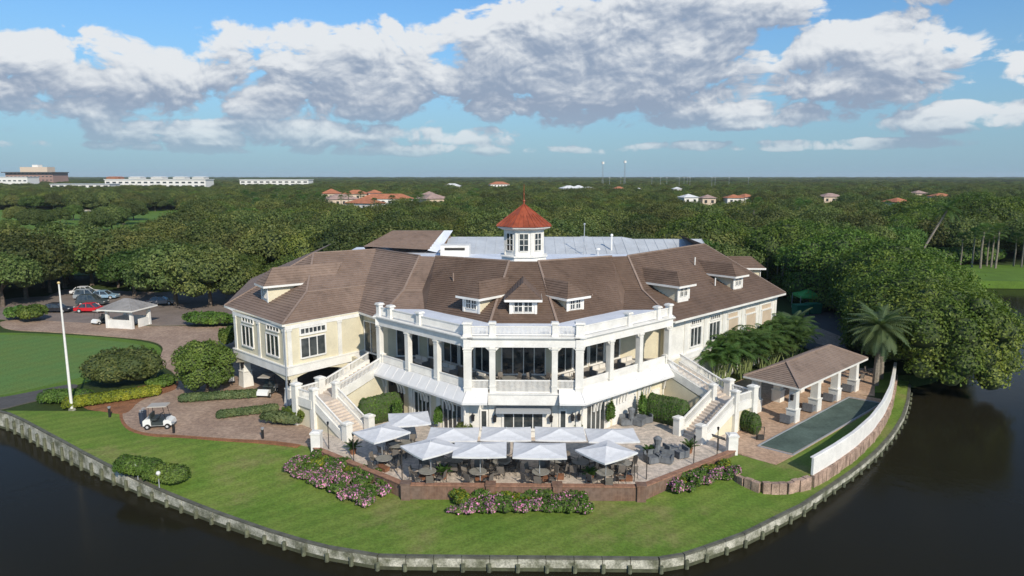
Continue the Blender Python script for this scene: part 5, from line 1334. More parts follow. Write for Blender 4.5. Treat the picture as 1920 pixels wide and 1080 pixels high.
def fan_palm(name, lab, h, seed, group=None, s=1.0):
    rr = random.Random(seed); t = thing(name, lab, 'palm', group=group); mb = MB(); mb.tube([(0, 0, -.2), (.1, 0, h * .5), (0, 0, h)], [.2, .16, .15], 7); mb.build('trunk', M_PTRUNK, t); mb = MB()
    for i in range(30):
        az = i * 2.399; el = 1.3 - 1.9 * i / 30; d = Vector((math.cos(az) * math.cos(el), math.sin(az) * math.cos(el), math.sin(el))); o0 = Vector((0, 0, h)); c = o0 + d * 1.1 * s
        mb.beam(o0, c, .03, .03); sd_ = d.cross(Vector((0, 0, 1))).normalized(); up = sd_.cross(d)
        for k in range(-4, 5):
            a = k * .33; v = (d * math.cos(a) + sd_ * math.sin(a)); tip = c + v * .85 * s - Vector((0, 0, .18)); q = (d * math.cos(a + .13) + sd_ * math.sin(a + .13)); q2 = (d * math.cos(a - .13) + sd_ * math.sin(a - .13))
            mb.add([c, c + q * .45 * s, tip, c + q2 * .45 * s], [(0, 1, 2, 3)])
    mb.build('fronds', F_PALM, t); return t
fpm = fan_palm('fan_palm', 'fan palm with thin pale trunk', 6.5, 2)
fps = [(1436, 548, 1.05, 'fan palm behind the right wing roof, left of the group'), (1455, 552, .9, 'fan palm behind the right wing roof, middle of the group'), (1466, 556, 1.1, 'fan palm behind the right wing roof, right of the group'), (1446, 532, 1.1, 'fan palm at the back of the group behind the right wing')]
for i, (px, py, s, lab) in enumerate(fps):
    if i == 0: fpm.location = at(px, py, 0); fpm['label'] = lab; fpm['group'] = 'fan palms behind the right wing'
    else: dup(fpm, at(px, py, 0), i, s, lab, 'fan palms behind the right wing')
for i, px in enumerate((1800, 1822, 1838, 1850, 1858, 1866, 1900, 1915, 1935)):
    dup(fpm, at(px, 499 + (i % 3) * 2, 0), i, 1.0 + .15 * (i % 3), 'fan palm with pale trunk standing on the far lake bank', 'fan palms on the far lake bank')
for i, (px, py, s) in enumerate(((425, 560, 1.0), (455, 568, 1.1), (468, 560, .9), (440, 548, .8))):
    dup(fpm, at(px, py, 0), i + 2, s * .9, 'fan palm between the access road and the left pavilion', 'fan palms left of the pavilion')
cp_ = pinnate_palm('coconut_palm', 'lone leaning coconut palm with bare pale trunk above the ficus row', 15.0, 20, 3.4, F_PALM, .2, 9, .6, lean=5.5)
q = at(1735, 470, 7); cp_.location = (q.x - 2, q.y, -.1)
LIMEP = pinnate_palm('feather_palm', 'yellowish feathery palm at the foot of the left staircase', .6, 22, 1.5, F_LIME, .1, 12, .3, el1=-.2); LIMEP.location = at(570, 788, 0)
gold = tree_proto('golden_tree', 8.4, 3.4, 7, 1400, .4, F_ORNG, 41, .2, label='golden yellow tree standing out of the woodland on the left'); q = yz(252, 455, 168); gold.location = (q.x, q.y, .6)
lot = [(330, 573, 1.15, 0, 'spreading oak behind the guard kiosk at the parking lot'), (395, 575, 1.0, 2, 'oak at the right end of the parking lot trees'), (252, 556, 1.0, 1, 'oak over the parked cars beyond the red car'), (50, 560, 1.15, 2, 'dark oak at the left edge of the parking lot'), (5, 575, 1.0, 0, 'dark oak at the far left of the picture by the parking lot'), (95, 548, .9, 1, 'small oak at the entrance of the parking lot'), (450, 548, .95, 3, 'small oak behind the left wing dormer')]
for px, py, s, k, lab in lot:
    dup(OAKS[k], at(px, py, 0), px * .1, s, lab, 'oaks round the parking lot')

for i, (px, Y, k, sc_) in enumerate(((30, 300, 0, .9), (62, 260, 0, 1.0), (88, 235, 1, .7), (110, 300, 4, .8), (135, 330, 1, .9), (178, 250, 2, .9), (205, 262, 2, 1.0), (228, 300, 0, 1.1), (248, 330, 2, 1.0), (150, 395, 2, 1.2), (60, 400, 1, 1.2), (100, 410, 0, 1.2), (262, 410, 0, 1.1), (290, 418, 2, 1.1), (10, 235, 4, .7))):
    dup(OAKS[k], (vdir(px) * Y, Y, 0), i * 1.1, sc_, 'scattered tree standing on the distant green fairway', 'trees dotted over the fairway')

pr_ = random.Random(5)
for i, (px, Y, sc_) in enumerate([(pr_.uniform(590, 900), pr_.uniform(330, 420), pr_.uniform(1.25, 1.6)) for _ in range(16)] + [(pr_.uniform(1380, 1760), pr_.uniform(190, 330), pr_.uniform(1.3, 1.6)) for _ in range(14)] + [(pr_.uniform(455, 600), pr_.uniform(300, 420), pr_.uniform(1.4, 1.7)) for _ in range(14)]):
    dup(fpm, (vdir(px) * Y, Y, 0), i, sc_, 'fan palm rising out of the woodland ' + ('near the orange-roofed villas' if i < 16 else ('beyond the ficus row' if i < 30 else 'left of the orange-roofed villas')), 'fan palms rising out of the woodland')

# ================================================================== THINGS
M_CANVAS = mat('umbrella_canvas', (0.66, 0.66, 0.66), .8, var=.08, vscale=2)
M_WOODD = mat('dark_metal', (0.05, 0.045, 0.04), .5)
M_TOP = mat('table_top', (0.26, 0.25, 0.22), .5, var=.15, vscale=4)
M_SLING = mat('sling_fabric', (0.16, 0.14, 0.12), .8, var=.15, vscale=5)
M_CUSH = mat('pale_cushion', (0.66, 0.62, 0.55), .85)
M_GREYC = mat('grey_cover', (0.15, 0.16, 0.17), .8, var=.2, vscale=3)
def umbrella():
    t = thing('patio_umbrella', 'x', 'umbrella', group='umbrellas on the terrace'); h = 1.82
    mb = MB(); n = 6; apex = Vector((0, 0, 2.80)); cor = [Vector((-h, -h, 2.44)), Vector((h, -h, 2.44)), Vector((h, h, 2.44)), Vector((-h, h, 2.44))]
    for q in range(4):
        a, b_ = cor[q], cor[(q + 1) % 4]; rows = []
        for i in range(n + 1):
            f = i / n; row = []
            for j in range(n + 1):
                g = j / n; p = apex.lerp(a, f).lerp(apex.lerp(b_, f), g)
                p.z -= .06 * math.sin(math.pi * f) + .05 * f * math.sin(math.pi * g); row.append(p)
            rows.append(row)
        for i in range(n):
            for j in range(n): mb.quad(rows[i][j], rows[i + 1][j], rows[i + 1][j + 1], rows[i][j + 1])
        for j in range(n): p, r_ = rows[n][j], rows[n][j + 1]; mb.quad(p, p - Vector((0, 0, .12)), r_ - Vector((0, 0, .12)), r_)
    mb.build('canopy', M_CANVAS, t)
    mb = MB(); mb.cyl((0, 0, 0), (0, 0, 2.82), .035, .03, 8); mb.ball((0, 0, 2.85), .06); mb.build('pole', M_STEEL, t)
    mb = MB(); mb.cyl((0, 0, .0), (0, 0, .09), .38, .34, 14); mb.build('base', M_WOODD, t)
    for q in range(4): MB().beam((0, 0, 2.68), cor[q] + Vector((0, 0, -.06)), .03, .03).build('rib', M_STEEL, t)
    return t
def patio_table():
    t = thing('patio_table', 'x', 'table'); mb = MB(); mb.cyl((0, 0, .70), (0, 0, .74), .62, .62, 18); mb.build('table_top', M_TOP, t)
    mb = MB(); mb.cyl((0, 0, .05), (0, 0, .70), .05, .05, 8); mb.cyl((0, 0, 0), (0, 0, .05), .3, .26, 12); mb.build('pedestal', M_WOODD, t); return t
def patio_chair():
    t = thing('patio_chair', 'x', 'chair')
    mb = MB(); mb.box((0, 0, .42), (.50, .48, .05)); mb.build('seat', M_SLING, t)
    mb = MB(); mb.add([(-.25, .22, .44), (.25, .22, .44), (.25, .34, .95), (-.25, .34, .95), (-.25, .25, .44), (.25, .25, .44), (.25, .37, .95), (-.25, .37, .95)], [(0, 1, 2, 3), (7, 6, 5, 4), (0, 4, 5, 1), (2, 6, 7, 3), (1, 5, 6, 2), (0, 3, 7, 4)]); mb.build('backrest', M_SLING, t)
    mb = MB()
    for x in (-.26, .26):
        mb.tube([(x, -.24, 0), (x, -.22, .62), (x, .26, .64)], .022, 5); mb.tube([(x, .30, 0), (x, .24, .42)], .022, 5)
    mb.build('frame', M_WOODD, t); return t
U0, T0, C0 = umbrella(), patio_table(), patio_chair(); first = {id(U0): True, id(T0): True, id(C0): True}
def put(o, loc, rz, label, group=None, sc=None):
    if first.pop(id(o), False):
        o.location = loc; o.rotation_euler = (0, 0, rz); o['label'] = label
        if group: o['group'] = group
        if sc: o.scale = (sc,) * 3
        return o
    return dup(o, loc, rz, sc, label, group)
UM = [(767, 776, 0.22, 'back row umbrella nearest the left staircase'), (715, 801, .78, 'umbrella at the left end, turned cornerwise, beside the stair foot'), (807, 828, .70, 'cornerwise front umbrella, left of the square ones'), (850, 804, .0, 'first square umbrella from the left in the back row'),
      (949, 803, .0, 'second square umbrella from the left in the back row'), (1050, 803, .0, 'third square umbrella from the left in the back row'), (1147, 806, .03, 'rightmost umbrella in the back row'), (900, 832, .02, 'left square umbrella of the front row'), (1012, 834, -.02, 'right square umbrella of the front row'), (1137, 836, .66, 'cornerwise umbrella at the right end of the front row')]
ZT = .045; rr = random.Random(8); sets = []
for px, py, rz, lab in UM:
    p = at(px, py, 2.85); p.z = ZT; u_ = put(U0, p, rz, 'white ' + lab); u_.scale = (1.0, .72, 1) if abs(rz) < .1 else (.86, .80, 1)
    sets.append((p.x + rr.uniform(-.3, .3), max(p.y - .7, fy + 1.1), 'under the ' + ' '.join(lab.split()[:8])))
for px, py, lab in ((822, 882, 'in the open by the brick wall, leftmost'), (940, 884, 'by the brick wall below the left square umbrella'), (1088, 884, 'by the brick wall right of the middle'), (1168, 886, 'in the open by the brick wall, rightmost'), (742, 852, 'between the two left cornerwise umbrellas')):
    p = at(px, py, 0); sets.append((p.x, p.y, lab))
for i, (x, y, w) in enumerate(sets):
    put(T0, (x, y, ZT), 0, 'round stone-topped patio table ' + w, 'tables on the umbrella terrace')
    n = rr.choice((4, 5, 6)); a0 = rr.uniform(0, 6.28)
    for k in range(n):
        a = a0 + 2 * math.pi * k / n + rr.uniform(-.15, .15); q = rr.uniform(.85, 1.15)
        put(C0, (x + math.cos(a) * q, y + math.sin(a) * q, ZT), a - math.pi / 2 + rr.uniform(-.3, .3), 'dark patio chair at the table ' + w, 'chairs at the table ' + w)
# dark loungers, covers and heater at the right end of the terrace
def lounge():
    t = thing('lounge_chair', 'x', 'armchair'); mb = MB(); mb.box((0, 0, .22), (.8, .8, .34)); mb.box((-.42, 0, .36), (.1, .8, .5)); mb.box((.42, 0, .36), (.1, .8, .5)); mb.box((0, .42, .45), (.9, .12, .72)); mb.build('frame', M_GREYC, t)
    mb = MB(); mb.box((0, -.03, .44), (.66, .7, .12)); mb.build('seat_cushion', M_GREYC, t); return t
LC = lounge(); first[id(LC)] = True
for px, py, rz, z in ((1222, 868, .4, 0), (1240, 862, 1.2, 0), (1258, 852, 2.0, 0), (1276, 858, -1.2, 0), (1232, 852, 2.6, 0), (1250, 868, -.4, 0)):
    p = at(px, py, 0); put(LC, (p.x, p.y, ZT), rz, 'dark grey lounge chair in the crowded corner at the right end of the terrace', 'lounge chairs stored at the right end of the terrace')
for px, py, rz, lab in ((1172, 797, .2, 'grey covered armchair left of the tall covered one by the right wall'), (1198, 798, -.6, 'grey armchair right of the tall covered one by the right wall'), (1210, 793, -1.2, 'last grey armchair by the vine on the right wall')):
    p = at(px, py, 0); put(LC, (p.x, p.y, ZT), rz, lab)
def cover(px, py, h, lab):
    p = at(px, py, 0); mb = MB(); mb.cyl((p.x, p.y, ZT), (p.x, p.y, h * .62), .26, .22, 10); mb.cyl((p.x, p.y, h * .62), (p.x, p.y, h * .9), .22, .34, 10); mb.cyl((p.x, p.y, h * .9), (p.x, p.y, h), .34, .12, 10); tag(mb.build('covered_heater', M_GREYC), lab, 'covered heater')
cover(1183, 797, 1.6, 'tall grey covered heater against the white rendered panel'); cover(1232, 858, 1.7, 'tall grey covered heater among the stored lounge chairs')
# torch posts on the terrace wall
def torch():
    t = thing('torch_post', 'x', 'torch'); mb = MB(); mb.tube([(0, 0, -1.0), (0, 0, 2.0)], .035, 6); mb.build('post', M_WOODD, t); mb = MB(); mb.cyl((0, 0, 2.0), (0, 0, 2.22), .06, .10, 8); mb.cyl((0, 0, 2.22), (0, 0, 2.28), .1, .03, 8); mb.build('burner', M_BLACK, t); return t
TP = torch(); first[id(TP)] = True
for i, (px, py) in enumerate(((615, 845), (662, 868), (753, 905), (922, 905), (1040, 905), (1190, 907), (1213, 903), (1302, 874), (1346, 856))):
    p = at(px, py, 0); put(TP, (p.x, p.y + .25, 0), 0, 'thin dark torch post at the brick wall, number %s from the left' % ('one', 'two', 'three', 'four', 'five', 'six', 'seven', 'eight', 'nine')[i], 'torch posts along the brick wall')
# terracotta planter boxes and potted plants
M_TERRA = mat('terracotta', (0.21, 0.095, 0.050), .85, var=.25, vscale=3)
for i, (px, py, rz) in enumerate(((718, 880, -.7), (800, 897, -.1), (905, 900, 0), (1014, 900, 0), (1044, 896, 0), (1172, 899, 0))):
    p = at(px, py, .1); mb = MB(); mb.box((p.x, p.y, .17), (.95, .42, .26), rz, taper=1.06); mb.box((p.x, p.y, .32), (1.02, .48, .05), rz)
    tag(mb.build('planter_box', M_TERRA), ('first', 'second', 'third', 'fourth', 'fifth', 'sixth')[i] + ' low terracotta planter box from the left along the brick wall', 'planter')
for px, py, h, lab in ((662, 852, 1.9, 'tall potted plant by the foot of the left staircase'), (832, 898, 1.6, 'potted plant standing between the front tables on the left'), (1106, 903, 1.6, 'potted plant standing between the front tables on the right'), (1292, 850, 1.8, 'tall potted plant near the torch at the right end of the wall'), (1216, 858, 1.4, 'spiky potted plant beside the stored lounge chairs')):
    p = at(px, py, 0); t = thing('potted_plant', lab, 'plant', (p.x, p.y, ZT)); mb = MB(); mb.cyl((p.x, p.y, ZT), (p.x, p.y, .45), .2, .28, 10); mb.build('pot', M_TERRA, t)
    mb = MB()
    for k in range(16): frond(mb, (p.x, p.y, .45), k * 2.399, 1.35 - k * .05, h * .46, .9, .15, 5)
    mb.build('leaves', F_HEDGE, t)
# podium board near the right gate pier
p = at(1346, 846, 0); t = thing('menu_stand', 'small dark tilted board on a post by the right gate pier', 'stand', (p.x, p.y, 0)); mb = MB(); mb.cyl((p.x, p.y, 0), (p.x, p.y, 1.1), .04, .04, 6); mb.build('post', M_WOODD, t); mb = MB(); mb.beam((p.x - .5, p.y, 1.3), (p.x + .5, p.y - .1, 1.0), .5, .06); mb.build('board', M_WOODD, t)

# veranda furniture
def sofa():
    t = thing('veranda_sofa', 'x', 'sofa'); mb = MB(); mb.box((0, 0, .2), (1.9, .85, .36)); mb.box((0, .42, .42), (1.9, .14, .7)); mb.box((-.92, 0, .35), (.14, .85, .5)); mb.box((.92, 0, .35), (.14, .85, .5)); mb.build('frame', M_GREYC, t)
    for x in (-.43, .43): MB().box((x, -.03, .46), (.8, .7, .16)).build('seat_cushion', M_CUSH, t); MB().box((x, .3, .68), (.78, .16, .42)).build('back_cushion', M_CUSH, t)
    return t
S0 = sofa(); first[id(S0)] = True
def vpos(s, t_, d):
    p = V1 + (V0 - V1) * t_ - nL * d; return p if s < 0 else mir(p)
for s, nm in ((-1, 'left'), (1, 'right')):
    for t_, w in ((.16, 'nearest the centre bay'), (.48, 'in the middle'), (.80, 'nearest the stairs')):
        p = vpos(s, t_, 2.6); put(S0, (p.x, p.y, 3.82), (R(-42) if s < 0 else R(42)), 'dark sofa with pale cushions on the %s veranda, %s' % (nm, w), 'sofas on the veranda')
        p = vpos(s, t_, 1.5); put(T0, (p.x, p.y, 3.82), 0, 'round table on the %s veranda, %s' % (nm, w), 'tables on the veranda', .8)
for x, w in ((-3.4, 'left end of'), (-1.2, 'left half of'), (1.2, 'right half of'), (3.4, 'right end of')):
    put(T0, (x, 55.3, 3.82), 0, 'round table in the %s the centre veranda bay' % w, 'tables on the veranda')
    for k in range(4):
        a = k * math.pi / 2 + .7; put(C0, (x + math.cos(a) * .85, 55.3 + math.sin(a) * .85, 3.82), a - math.pi / 2, 'dark chair at the table in the %s the centre veranda bay' % w, 'chairs on the centre veranda')

# flagpole, bollards, lawn lights
p = at(135, 768, 0); t = thing('flagpole', 'tall bare white flagpole standing in the lawn', 'flagpole', p); mb = MB(); mb.tube([(p.x, p.y, -.1), (p.x, p.y, 6), (p.x, p.y, 11.6)], [.13, .10, .06], 12); mb.build('pole', M_TRIM, t)
MB().ball((p.x, p.y, 11.68), .13).build('finial', mat('gilt', (.6, .45, .2), .4), t); mb = MB(); mb.cyl((p.x, p.y, -.1), (p.x, p.y, .12), .32, .26, 12); mb.build('base', M_CONC, t)
for px, py, lab in ((206, 782, 'short dark bollard light at the left edge of the forecourt'), (326, 812, 'short dark bollard light in front of the white golf cart'), (493, 823, 'short dark bollard light below the strappy shrubs')):
    p = atg(px, py); t = thing('bollard_light', lab, 'bollard', p, group='bollard lights round the forecourt'); mb = MB(); mb.cyl(p, p + Vector((0, 0, .8)), .11, .11, 8); mb.build('post', M_BLACK, t); mb = MB(); mb.cyl(p + Vector((0, 0, .8)), p + Vector((0, 0, .95)), .10, .14, 8); mb.build('cap', M_STEEL, t)
for px, py, lab in ((259, 900, 'small white globe light in front of the left lawn shrub'), (299, 915, 'small white globe light in front of the right lawn shrub')):
    p = atg(px, py); t = thing('garden_light', lab, 'garden light', p); MB().cyl(p, p + Vector((0, 0, 1.0)), .04, .04, 6).build('stem', M_STEEL, t); MB().ball(p + Vector((0, 0, 1.1)), .16).build('globe', M_TRIM, t)
# golf carts
M_CARTW = mat('cart_white', (0.75, 0.75, 0.72), .3); M_TYRE = mat('tyre', (0.02, 0.02, 0.02), .8); M_PEACHR = mat('cart_roof', (.42, .38, .32), .5); M_SEAT = mat('cart_seat', (0.04, 0.05, 0.05), .6); M_RIM = mat('wheel_rim', (.5, .5, .5), .4)
def golf_cart(name='golf_cart'):
    t = thing(name, 'x', 'golf cart')
    prof = [(-1.15, .28), (-1.15, .72), (-1.0, .86), (-.55, .9), (-.5, .34), (.35, .34), (.5, .72), (.8, .80), (1.12, .62), (1.2, .30)]
    mb = MB(); n = len(prof)
    mb.add([(x, -.55, z) for x, z in prof] + [(x, .55, z) for x, z in prof], [(0, 1, 2, 3, 4), (14, 13, 12, 11, 10), (5, 6, 7, 8, 9), (19, 18, 17, 16, 15), (0, 4, 5, 9), (10, 19, 15, 14)][:6] + [(i, n + i, n + (i + 1) % n, (i + 1) % n) for i in range(n)]); mb.build('body', M_CARTW, t)
    for x, y in ((-.78, -.56), (-.78, .56), (.80, -.56), (.80, .56)):
        m2 = MB(); m2.cyl((x, y - .1, .23), (x, y + .1, .23), .23, .23, 14); w = m2.build('wheel', M_TYRE, t); m2 = MB(); m2.cyl((x, y - .11, .23), (x, y + .11, .23), .11, .11, 10); m2.build('rim', M_RIM, w)
    MB().box((.0, 0, .47), (.95, 1.14, .30)).build('side_panel', M_SEAT, t)
    mb = MB(); mb.box((-.30, 0, .82), (.5, 1.0, .16)); mb.box((-.56, 0, 1.08), (.12, 1.0, .42)); mb.build('seat', M_SEAT, t)
    mb = MB(); mb.box((.02, 0, 1.93), (1.55, 1.15, .06), taper=.94); mb.build('roof', M_PEACHR, t)
    mb = MB()
    for x0, x1 in ((-.72, -.62), (.70, .50)):
        for y in (-.5, .5): mb.tube([(x0, y, .75), (x1, y, 1.92)], .022, 5)
    mb.build('frame', M_BLACK, t); mb = MB(); mb.tube([(.38, .25, .75), (.15, .25, 1.12)], .02, 5); mb.cyl((.14, .25, 1.10), (.12, .25, 1.14), .16, .16, 10); mb.build('steering_wheel', M_BLACK, t)
    return t
GC = golf_cart(); GC['label'] = 'white golf cart with golf bags parked on the brick forecourt'; p = at(300, 801, 0); GC.location = (p.x, p.y, .03); GC.rotation_euler = (0, 0, R(9))
for k, y in enumerate((-.25, .25)):
    ang_ = R(183) + .12; lx, ly = -1.12, y; wx, wy = p.x + lx * math.cos(ang_) - ly * math.sin(ang_), p.y + lx * math.sin(ang_) + ly * math.cos(ang_)
mb = MB()
c2 = dup(GC, (*at(502, 741, 0)[:2], .03), R(-95), 1.0, 'white golf cart nosing out of the shade under the pavilion'); c3 = dup(GC, (*at(426, 716, 0)[:2], .03), R(120), 1.0, 'white golf cart half hidden behind the round tree'); c4 = dup(GC, (*at(190, 607, 0)[:2], .03), R(-110), 1.0, 'small white golf cart at the left side of the guard kiosk')
M_BAG = mat('golf_bag', (0.025, 0.035, 0.06), .7)
for y, lab in ((-.28, 'dark golf bag on the back of the forecourt cart, nearer one'), (.28, 'dark golf bag on the back of the forecourt cart, farther one')):
    t = thing('golf_bag', lab, 'golf bag'); ang_ = GC.rotation_euler[2]; lx, ly = -1.28, y
    mb = MB(); mb.tube([(0, 0, 0), (0, 0, .95)], [.19, .22], 8); mb.build('bag', M_BAG, t); mb = MB()
    for k in range(6): a = k; mb.cyl((.08 * math.cos(a), .08 * math.sin(a), .8), (.12 * math.cos(a), .12 * math.sin(a), 1.12), .012, .012, 4); mb.ball((.12 * math.cos(a), .12 * math.sin(a), 1.14), .045, n=6)
    mb.build('club', M_STEEL, t)
    t.location = (p.x + lx * math.cos(ang_) - ly * math.sin(ang_), p.y + lx * math.sin(ang_) + ly * math.cos(ang_), .5)

# cars
def car(paint, kind='sedan'):
    t = thing('parked_car', 'x', 'car'); suv = kind == 'suv'; H1 = 1.75 if suv else 1.42; b0 = .95 if suv else .82
    lowp = [(-2.25, .35), (-2.28, b0 - .1), (-2.1, b0), (1.1 if suv else .9, b0 + .03), (2.05, b0 - .12), (2.28, .62), (2.25, .32)]
    cab = [(-2.1 if suv else -1.7, b0), (-1.85 if suv else -1.15, H1 - .06), (-.3, H1), (.35, H1 - .06), (1.1 if suv else 1.05, b0 + .02)]
    def ext(pf, w0, w1, m=0):
        mb = MB(); n = len(pf); zt = max(z for _, z in pf); zb = min(z for _, z in pf)
        wd = lambda z: w0 + (w1 - w0) * (z - zb) / (zt - zb)
        mb.add([(x, -wd(z), z) for x, z in pf] + [(x, wd(z), z) for x, z in pf], [tuple(range(n)), tuple(range(2 * n - 1, n - 1, -1))] + [(i, n + i, n + (i + 1) % n, (i + 1) % n) for i in range(n)]); return mb
    ext(lowp, .90, .88).build('body', paint, t); ext(cab, .84, .66).build('glasshouse', M_GLASS, t)
    mb = MB(); mb.box((-.75 if suv else -.35, 0, H1 + .01), (2.1 if suv else 1.35, 1.26, .07), taper=.94)
    for s in (-1, 1):
        mb.beam((cab[0][0], s * .83, b0), (cab[1][0], s * .67, H1), .08, .08); mb.beam((cab[3][0], s * .67, H1 - .05), (cab[4][0], s * .83, b0), .08, .08); mb.beam((-.35, s * .8, b0), (-.4, s * .68, H1), .08, .08)
    mb.build('roof', paint, t)
    for x in (-1.4, 1.4):
        for y in (-.82, .82):
            w = MB().cyl((x, y - .11, .34), (x, y + .11, .34), .34, .34, 14).build('wheel', M_TYRE, t); MB().cyl((x, y - .12, .34), (x, y + .12, .34), .19, .19, 10).build('rim', M_RIM, w)
    for y in (-.65, .65):
        MB().box((2.24, y, .66), (.06, .32, .14)).build('headlight', M_TRIM, t); MB().box((-2.27, y, .72), (.05, .28, .16)).build('tail_light', M_REDL, t)
    return t
M_REDL = mat('red_lens', (.4, .02, .02), .3)
def paint(n, c): return mat('paint_' + n, c, .25, spec=.6)
CARS = [('red', (.55, .02, .03), 'sedan', 172, 585, .03, 'bright red car nearest the guard kiosk in the parking lot'), ('graphite', (.06, .075, .08), 'suv', 174, 572, .05, 'dark grey car directly behind the red car'), ('silver', (.30, .33, .35), 'suv', 168, 561, .08, 'silver car behind the dark grey one'), ('blue', (.25, .38, .50), 'sedan', 196, 560, .1, 'light blue car at the right end of the parked row'),
        ('white', (.7, .7, .7), 'sedan', 160, 552, .05, 'white car farthest back in the parked row'), ('black', (.03, .03, .035), 'sedan', 108, 585, .0, 'dark car in the tree shade left of the parked row'), ('grey', (.2, .2, .22), 'sedan', 303, 571, .2, 'grey car half hidden behind the guard kiosk roof')]
for nm, c, kind, px, py, rz, lab in CARS:
    o = car(paint(nm, c), kind); o.location = at(px, py, .03); o.rotation_euler = (0, 0, rz); o['label'] = lab; o['group'] = 'cars in the parking lot'
for nm, c, px, py, rz, lab in (('crimson', (.5, .02, .03), 1418, 528, .6, 'bright red car glimpsed behind the end of the right wing'), ('pearl', (.75, .75, .75), 1436, 532, 1.3, 'white car under the fan palms behind the right wing'), ('cream', (.7, .68, .62), 1497, 540, 1.2, 'white car on the service road behind the green tent')):
    o = car(paint(nm, c), 'suv'); o.location = at(px, py, .03); o.rotation_euler = (0, 0, rz); o['label'] = lab
# green tent and bins on the service road
p = at(1512, 580, 0); t = thing('canopy_tent', 'small bright green canopy tent on the service road behind the palm', 'tent', p); mb = MB(); ap = Vector((p.x, p.y, 3.3)); cc = [Vector((p.x + sx * 1.7, p.y + sy * 1.7, 2.4)) for sx, sy in ((-1, -1), (1, -1), (1, 1), (-1, 1))]
for i in range(4): mb.quad(cc[i], cc[(i + 1) % 4], ap); mb.quad(cc[i] - Vector((0, 0, .35)), cc[(i + 1) % 4] - Vector((0, 0, .35)), cc[(i + 1) % 4], cc[i])
mb.build('canopy', mat('green_canvas', (.10, .42, .10), .7), t)
for c in cc: MB().cyl((c.x, c.y, 0), (c.x, c.y, 2.4), .05, .05, 6).build('leg', M_STEEL, t)
M_BIN = mat('green_plastic', (.02, .16, .09), .5)
for i, (px, py) in enumerate(((1500, 590), (1524, 588))):
    p = at(px, py, 0); mb = MB(); mb.box((p.x, p.y, .8), (1.9, 1.4, 1.4), .2, taper=1.1); mb.box((p.x, p.y, 1.55), (2.1, 1.6, .12), .2); tag(mb.build('waste_container', M_BIN), ('left', 'right')[i] + ' dark green waste container by the green tent', 'container')

# guard kiosk
K0, K1, K2 = at(200, 615, 0), at(255, 618, 0), at(289, 611, 0); kz = thing('guard_kiosk', 'small white open-sided kiosk with grey hip roof on the drive', 'kiosk', (K1.x, K1.y, 0))
u = (K1 - K0); L = 4.3; u.z = 0; u.normalize(); v = Vector((-u.y, u.x, 0)); B0_ = K0; W_, D_ = 4.2, 3.6
def kp(a, b_, z): q = B0_ + u * a + v * b_; return Vector((q.x, q.y, z))
mb = MB()
for a, b_ in (((0, 0), (W_, 0)), ((0, D_), (0, 0)), ((W_, D_), (0, D_))): mb.wall(kp(*a, 0)[:2], kp(*b_, 0)[:2], 0, 1.25, .15)
mb.wall(kp(W_, 1.3, 0)[:2], kp(W_, D_, 0)[:2], 0, 1.2, .15); mb.build('half_wall', M_TRIM, kz)
for a, b_ in ((.15, .15), (W_ - .15, .15), (W_ - .15, D_ - .15), (.15, D_ - .15)): q = kp(a, b_, 0); MB().box((q.x, q.y, 1.3), (.42, .42, 2.6), math.atan2(u.y, u.x), taper=.85).build('post', M_TRIM, kz)
mb = MB()
for a, b_ in (((0, 0), (W_, 0)), ((W_, 0), (W_, D_)), ((0, D_), (0, 0))): mb.beam(kp(*a, 2.45), kp(*b_, 2.45), .2, .35)
mb.build('header_beam', M_TRIM, kz)
e = [kp(-.7, -.7, 2.75), kp(W_ + .7, -.7, 2.75), kp(W_ + .7, D_ + .7, 2.75), kp(-.7, D_ + .7, 2.75)]; r0, r1 = kp(1.7, D_ / 2, 4.0), kp(W_ - 1.7, D_ / 2, 4.0)
mb = MB(); mb.courses(e[0], e[1], r1, r0, 9, .04); mb.courses(e[1], e[2], r1, r1, 9, .04); mb.courses(e[2], e[3], r0, r1, 9, .04); mb.courses(e[3], e[0], r0, r0, 9, .04); mb.quad(*[q - Vector((0, 0, .03)) for q in e][::-1]); ro = mb.build('roof', M_TILEG, kz)
mb = MB()
for i in range(4): mb.beam(e[i] - Vector((0, 0, .1)), e[(i + 1) % 4] - Vector((0, 0, .1)), .1, .18)
mb.build('fascia', M_TRIM, ro)

# court pavilion
pv = thing('court_pavilion', 'open pavilion with brown hip roof on stout white columns beside the court', 'pavilion', (27, 63, 0))
A_ = Vector((23.35, 57.95)); du = Vector((.722, .692)); dv = Vector((-.692, .722)); LL, WW_ = 12.9, 3.5; az = math.atan2(du.y, du.x)
def pp_(a, b_, z=0): q = A_ + du * a + dv * b_; return Vector((q.x, q.y, z))
for a in (0, LL / 3, 2 * LL / 3, LL):
    for b_ in (0, WW_):
        q = pp_(a, b_); mb = MB(); mb.box((q.x, q.y, .55), (.85, .85, 1.1), az); mb.box((q.x, q.y, 1.13), (.95, .95, .1), az); mb.box((q.x, q.y, 2.1), (.68, .68, 1.9), az, taper=.88); mb.box((q.x, q.y, 3.0), (.78, .78, .12), az); mb.build('column', M_WHITE, pv)
mb = MB()
for a, b_ in ((0, 0), (0, WW_)): pass
for P_, Q_ in ((pp_(0, 0, 3.15), pp_(LL, 0, 3.15)), (pp_(0, WW_, 3.15), pp_(LL, WW_, 3.15)), (pp_(0, 0, 3.15), pp_(0, WW_, 3.15)), (pp_(LL, 0, 3.15), pp_(LL, WW_, 3.15))): mb.beam(P_, Q_, .4, .3)
mb.build('beam', M_WHITE, pv)
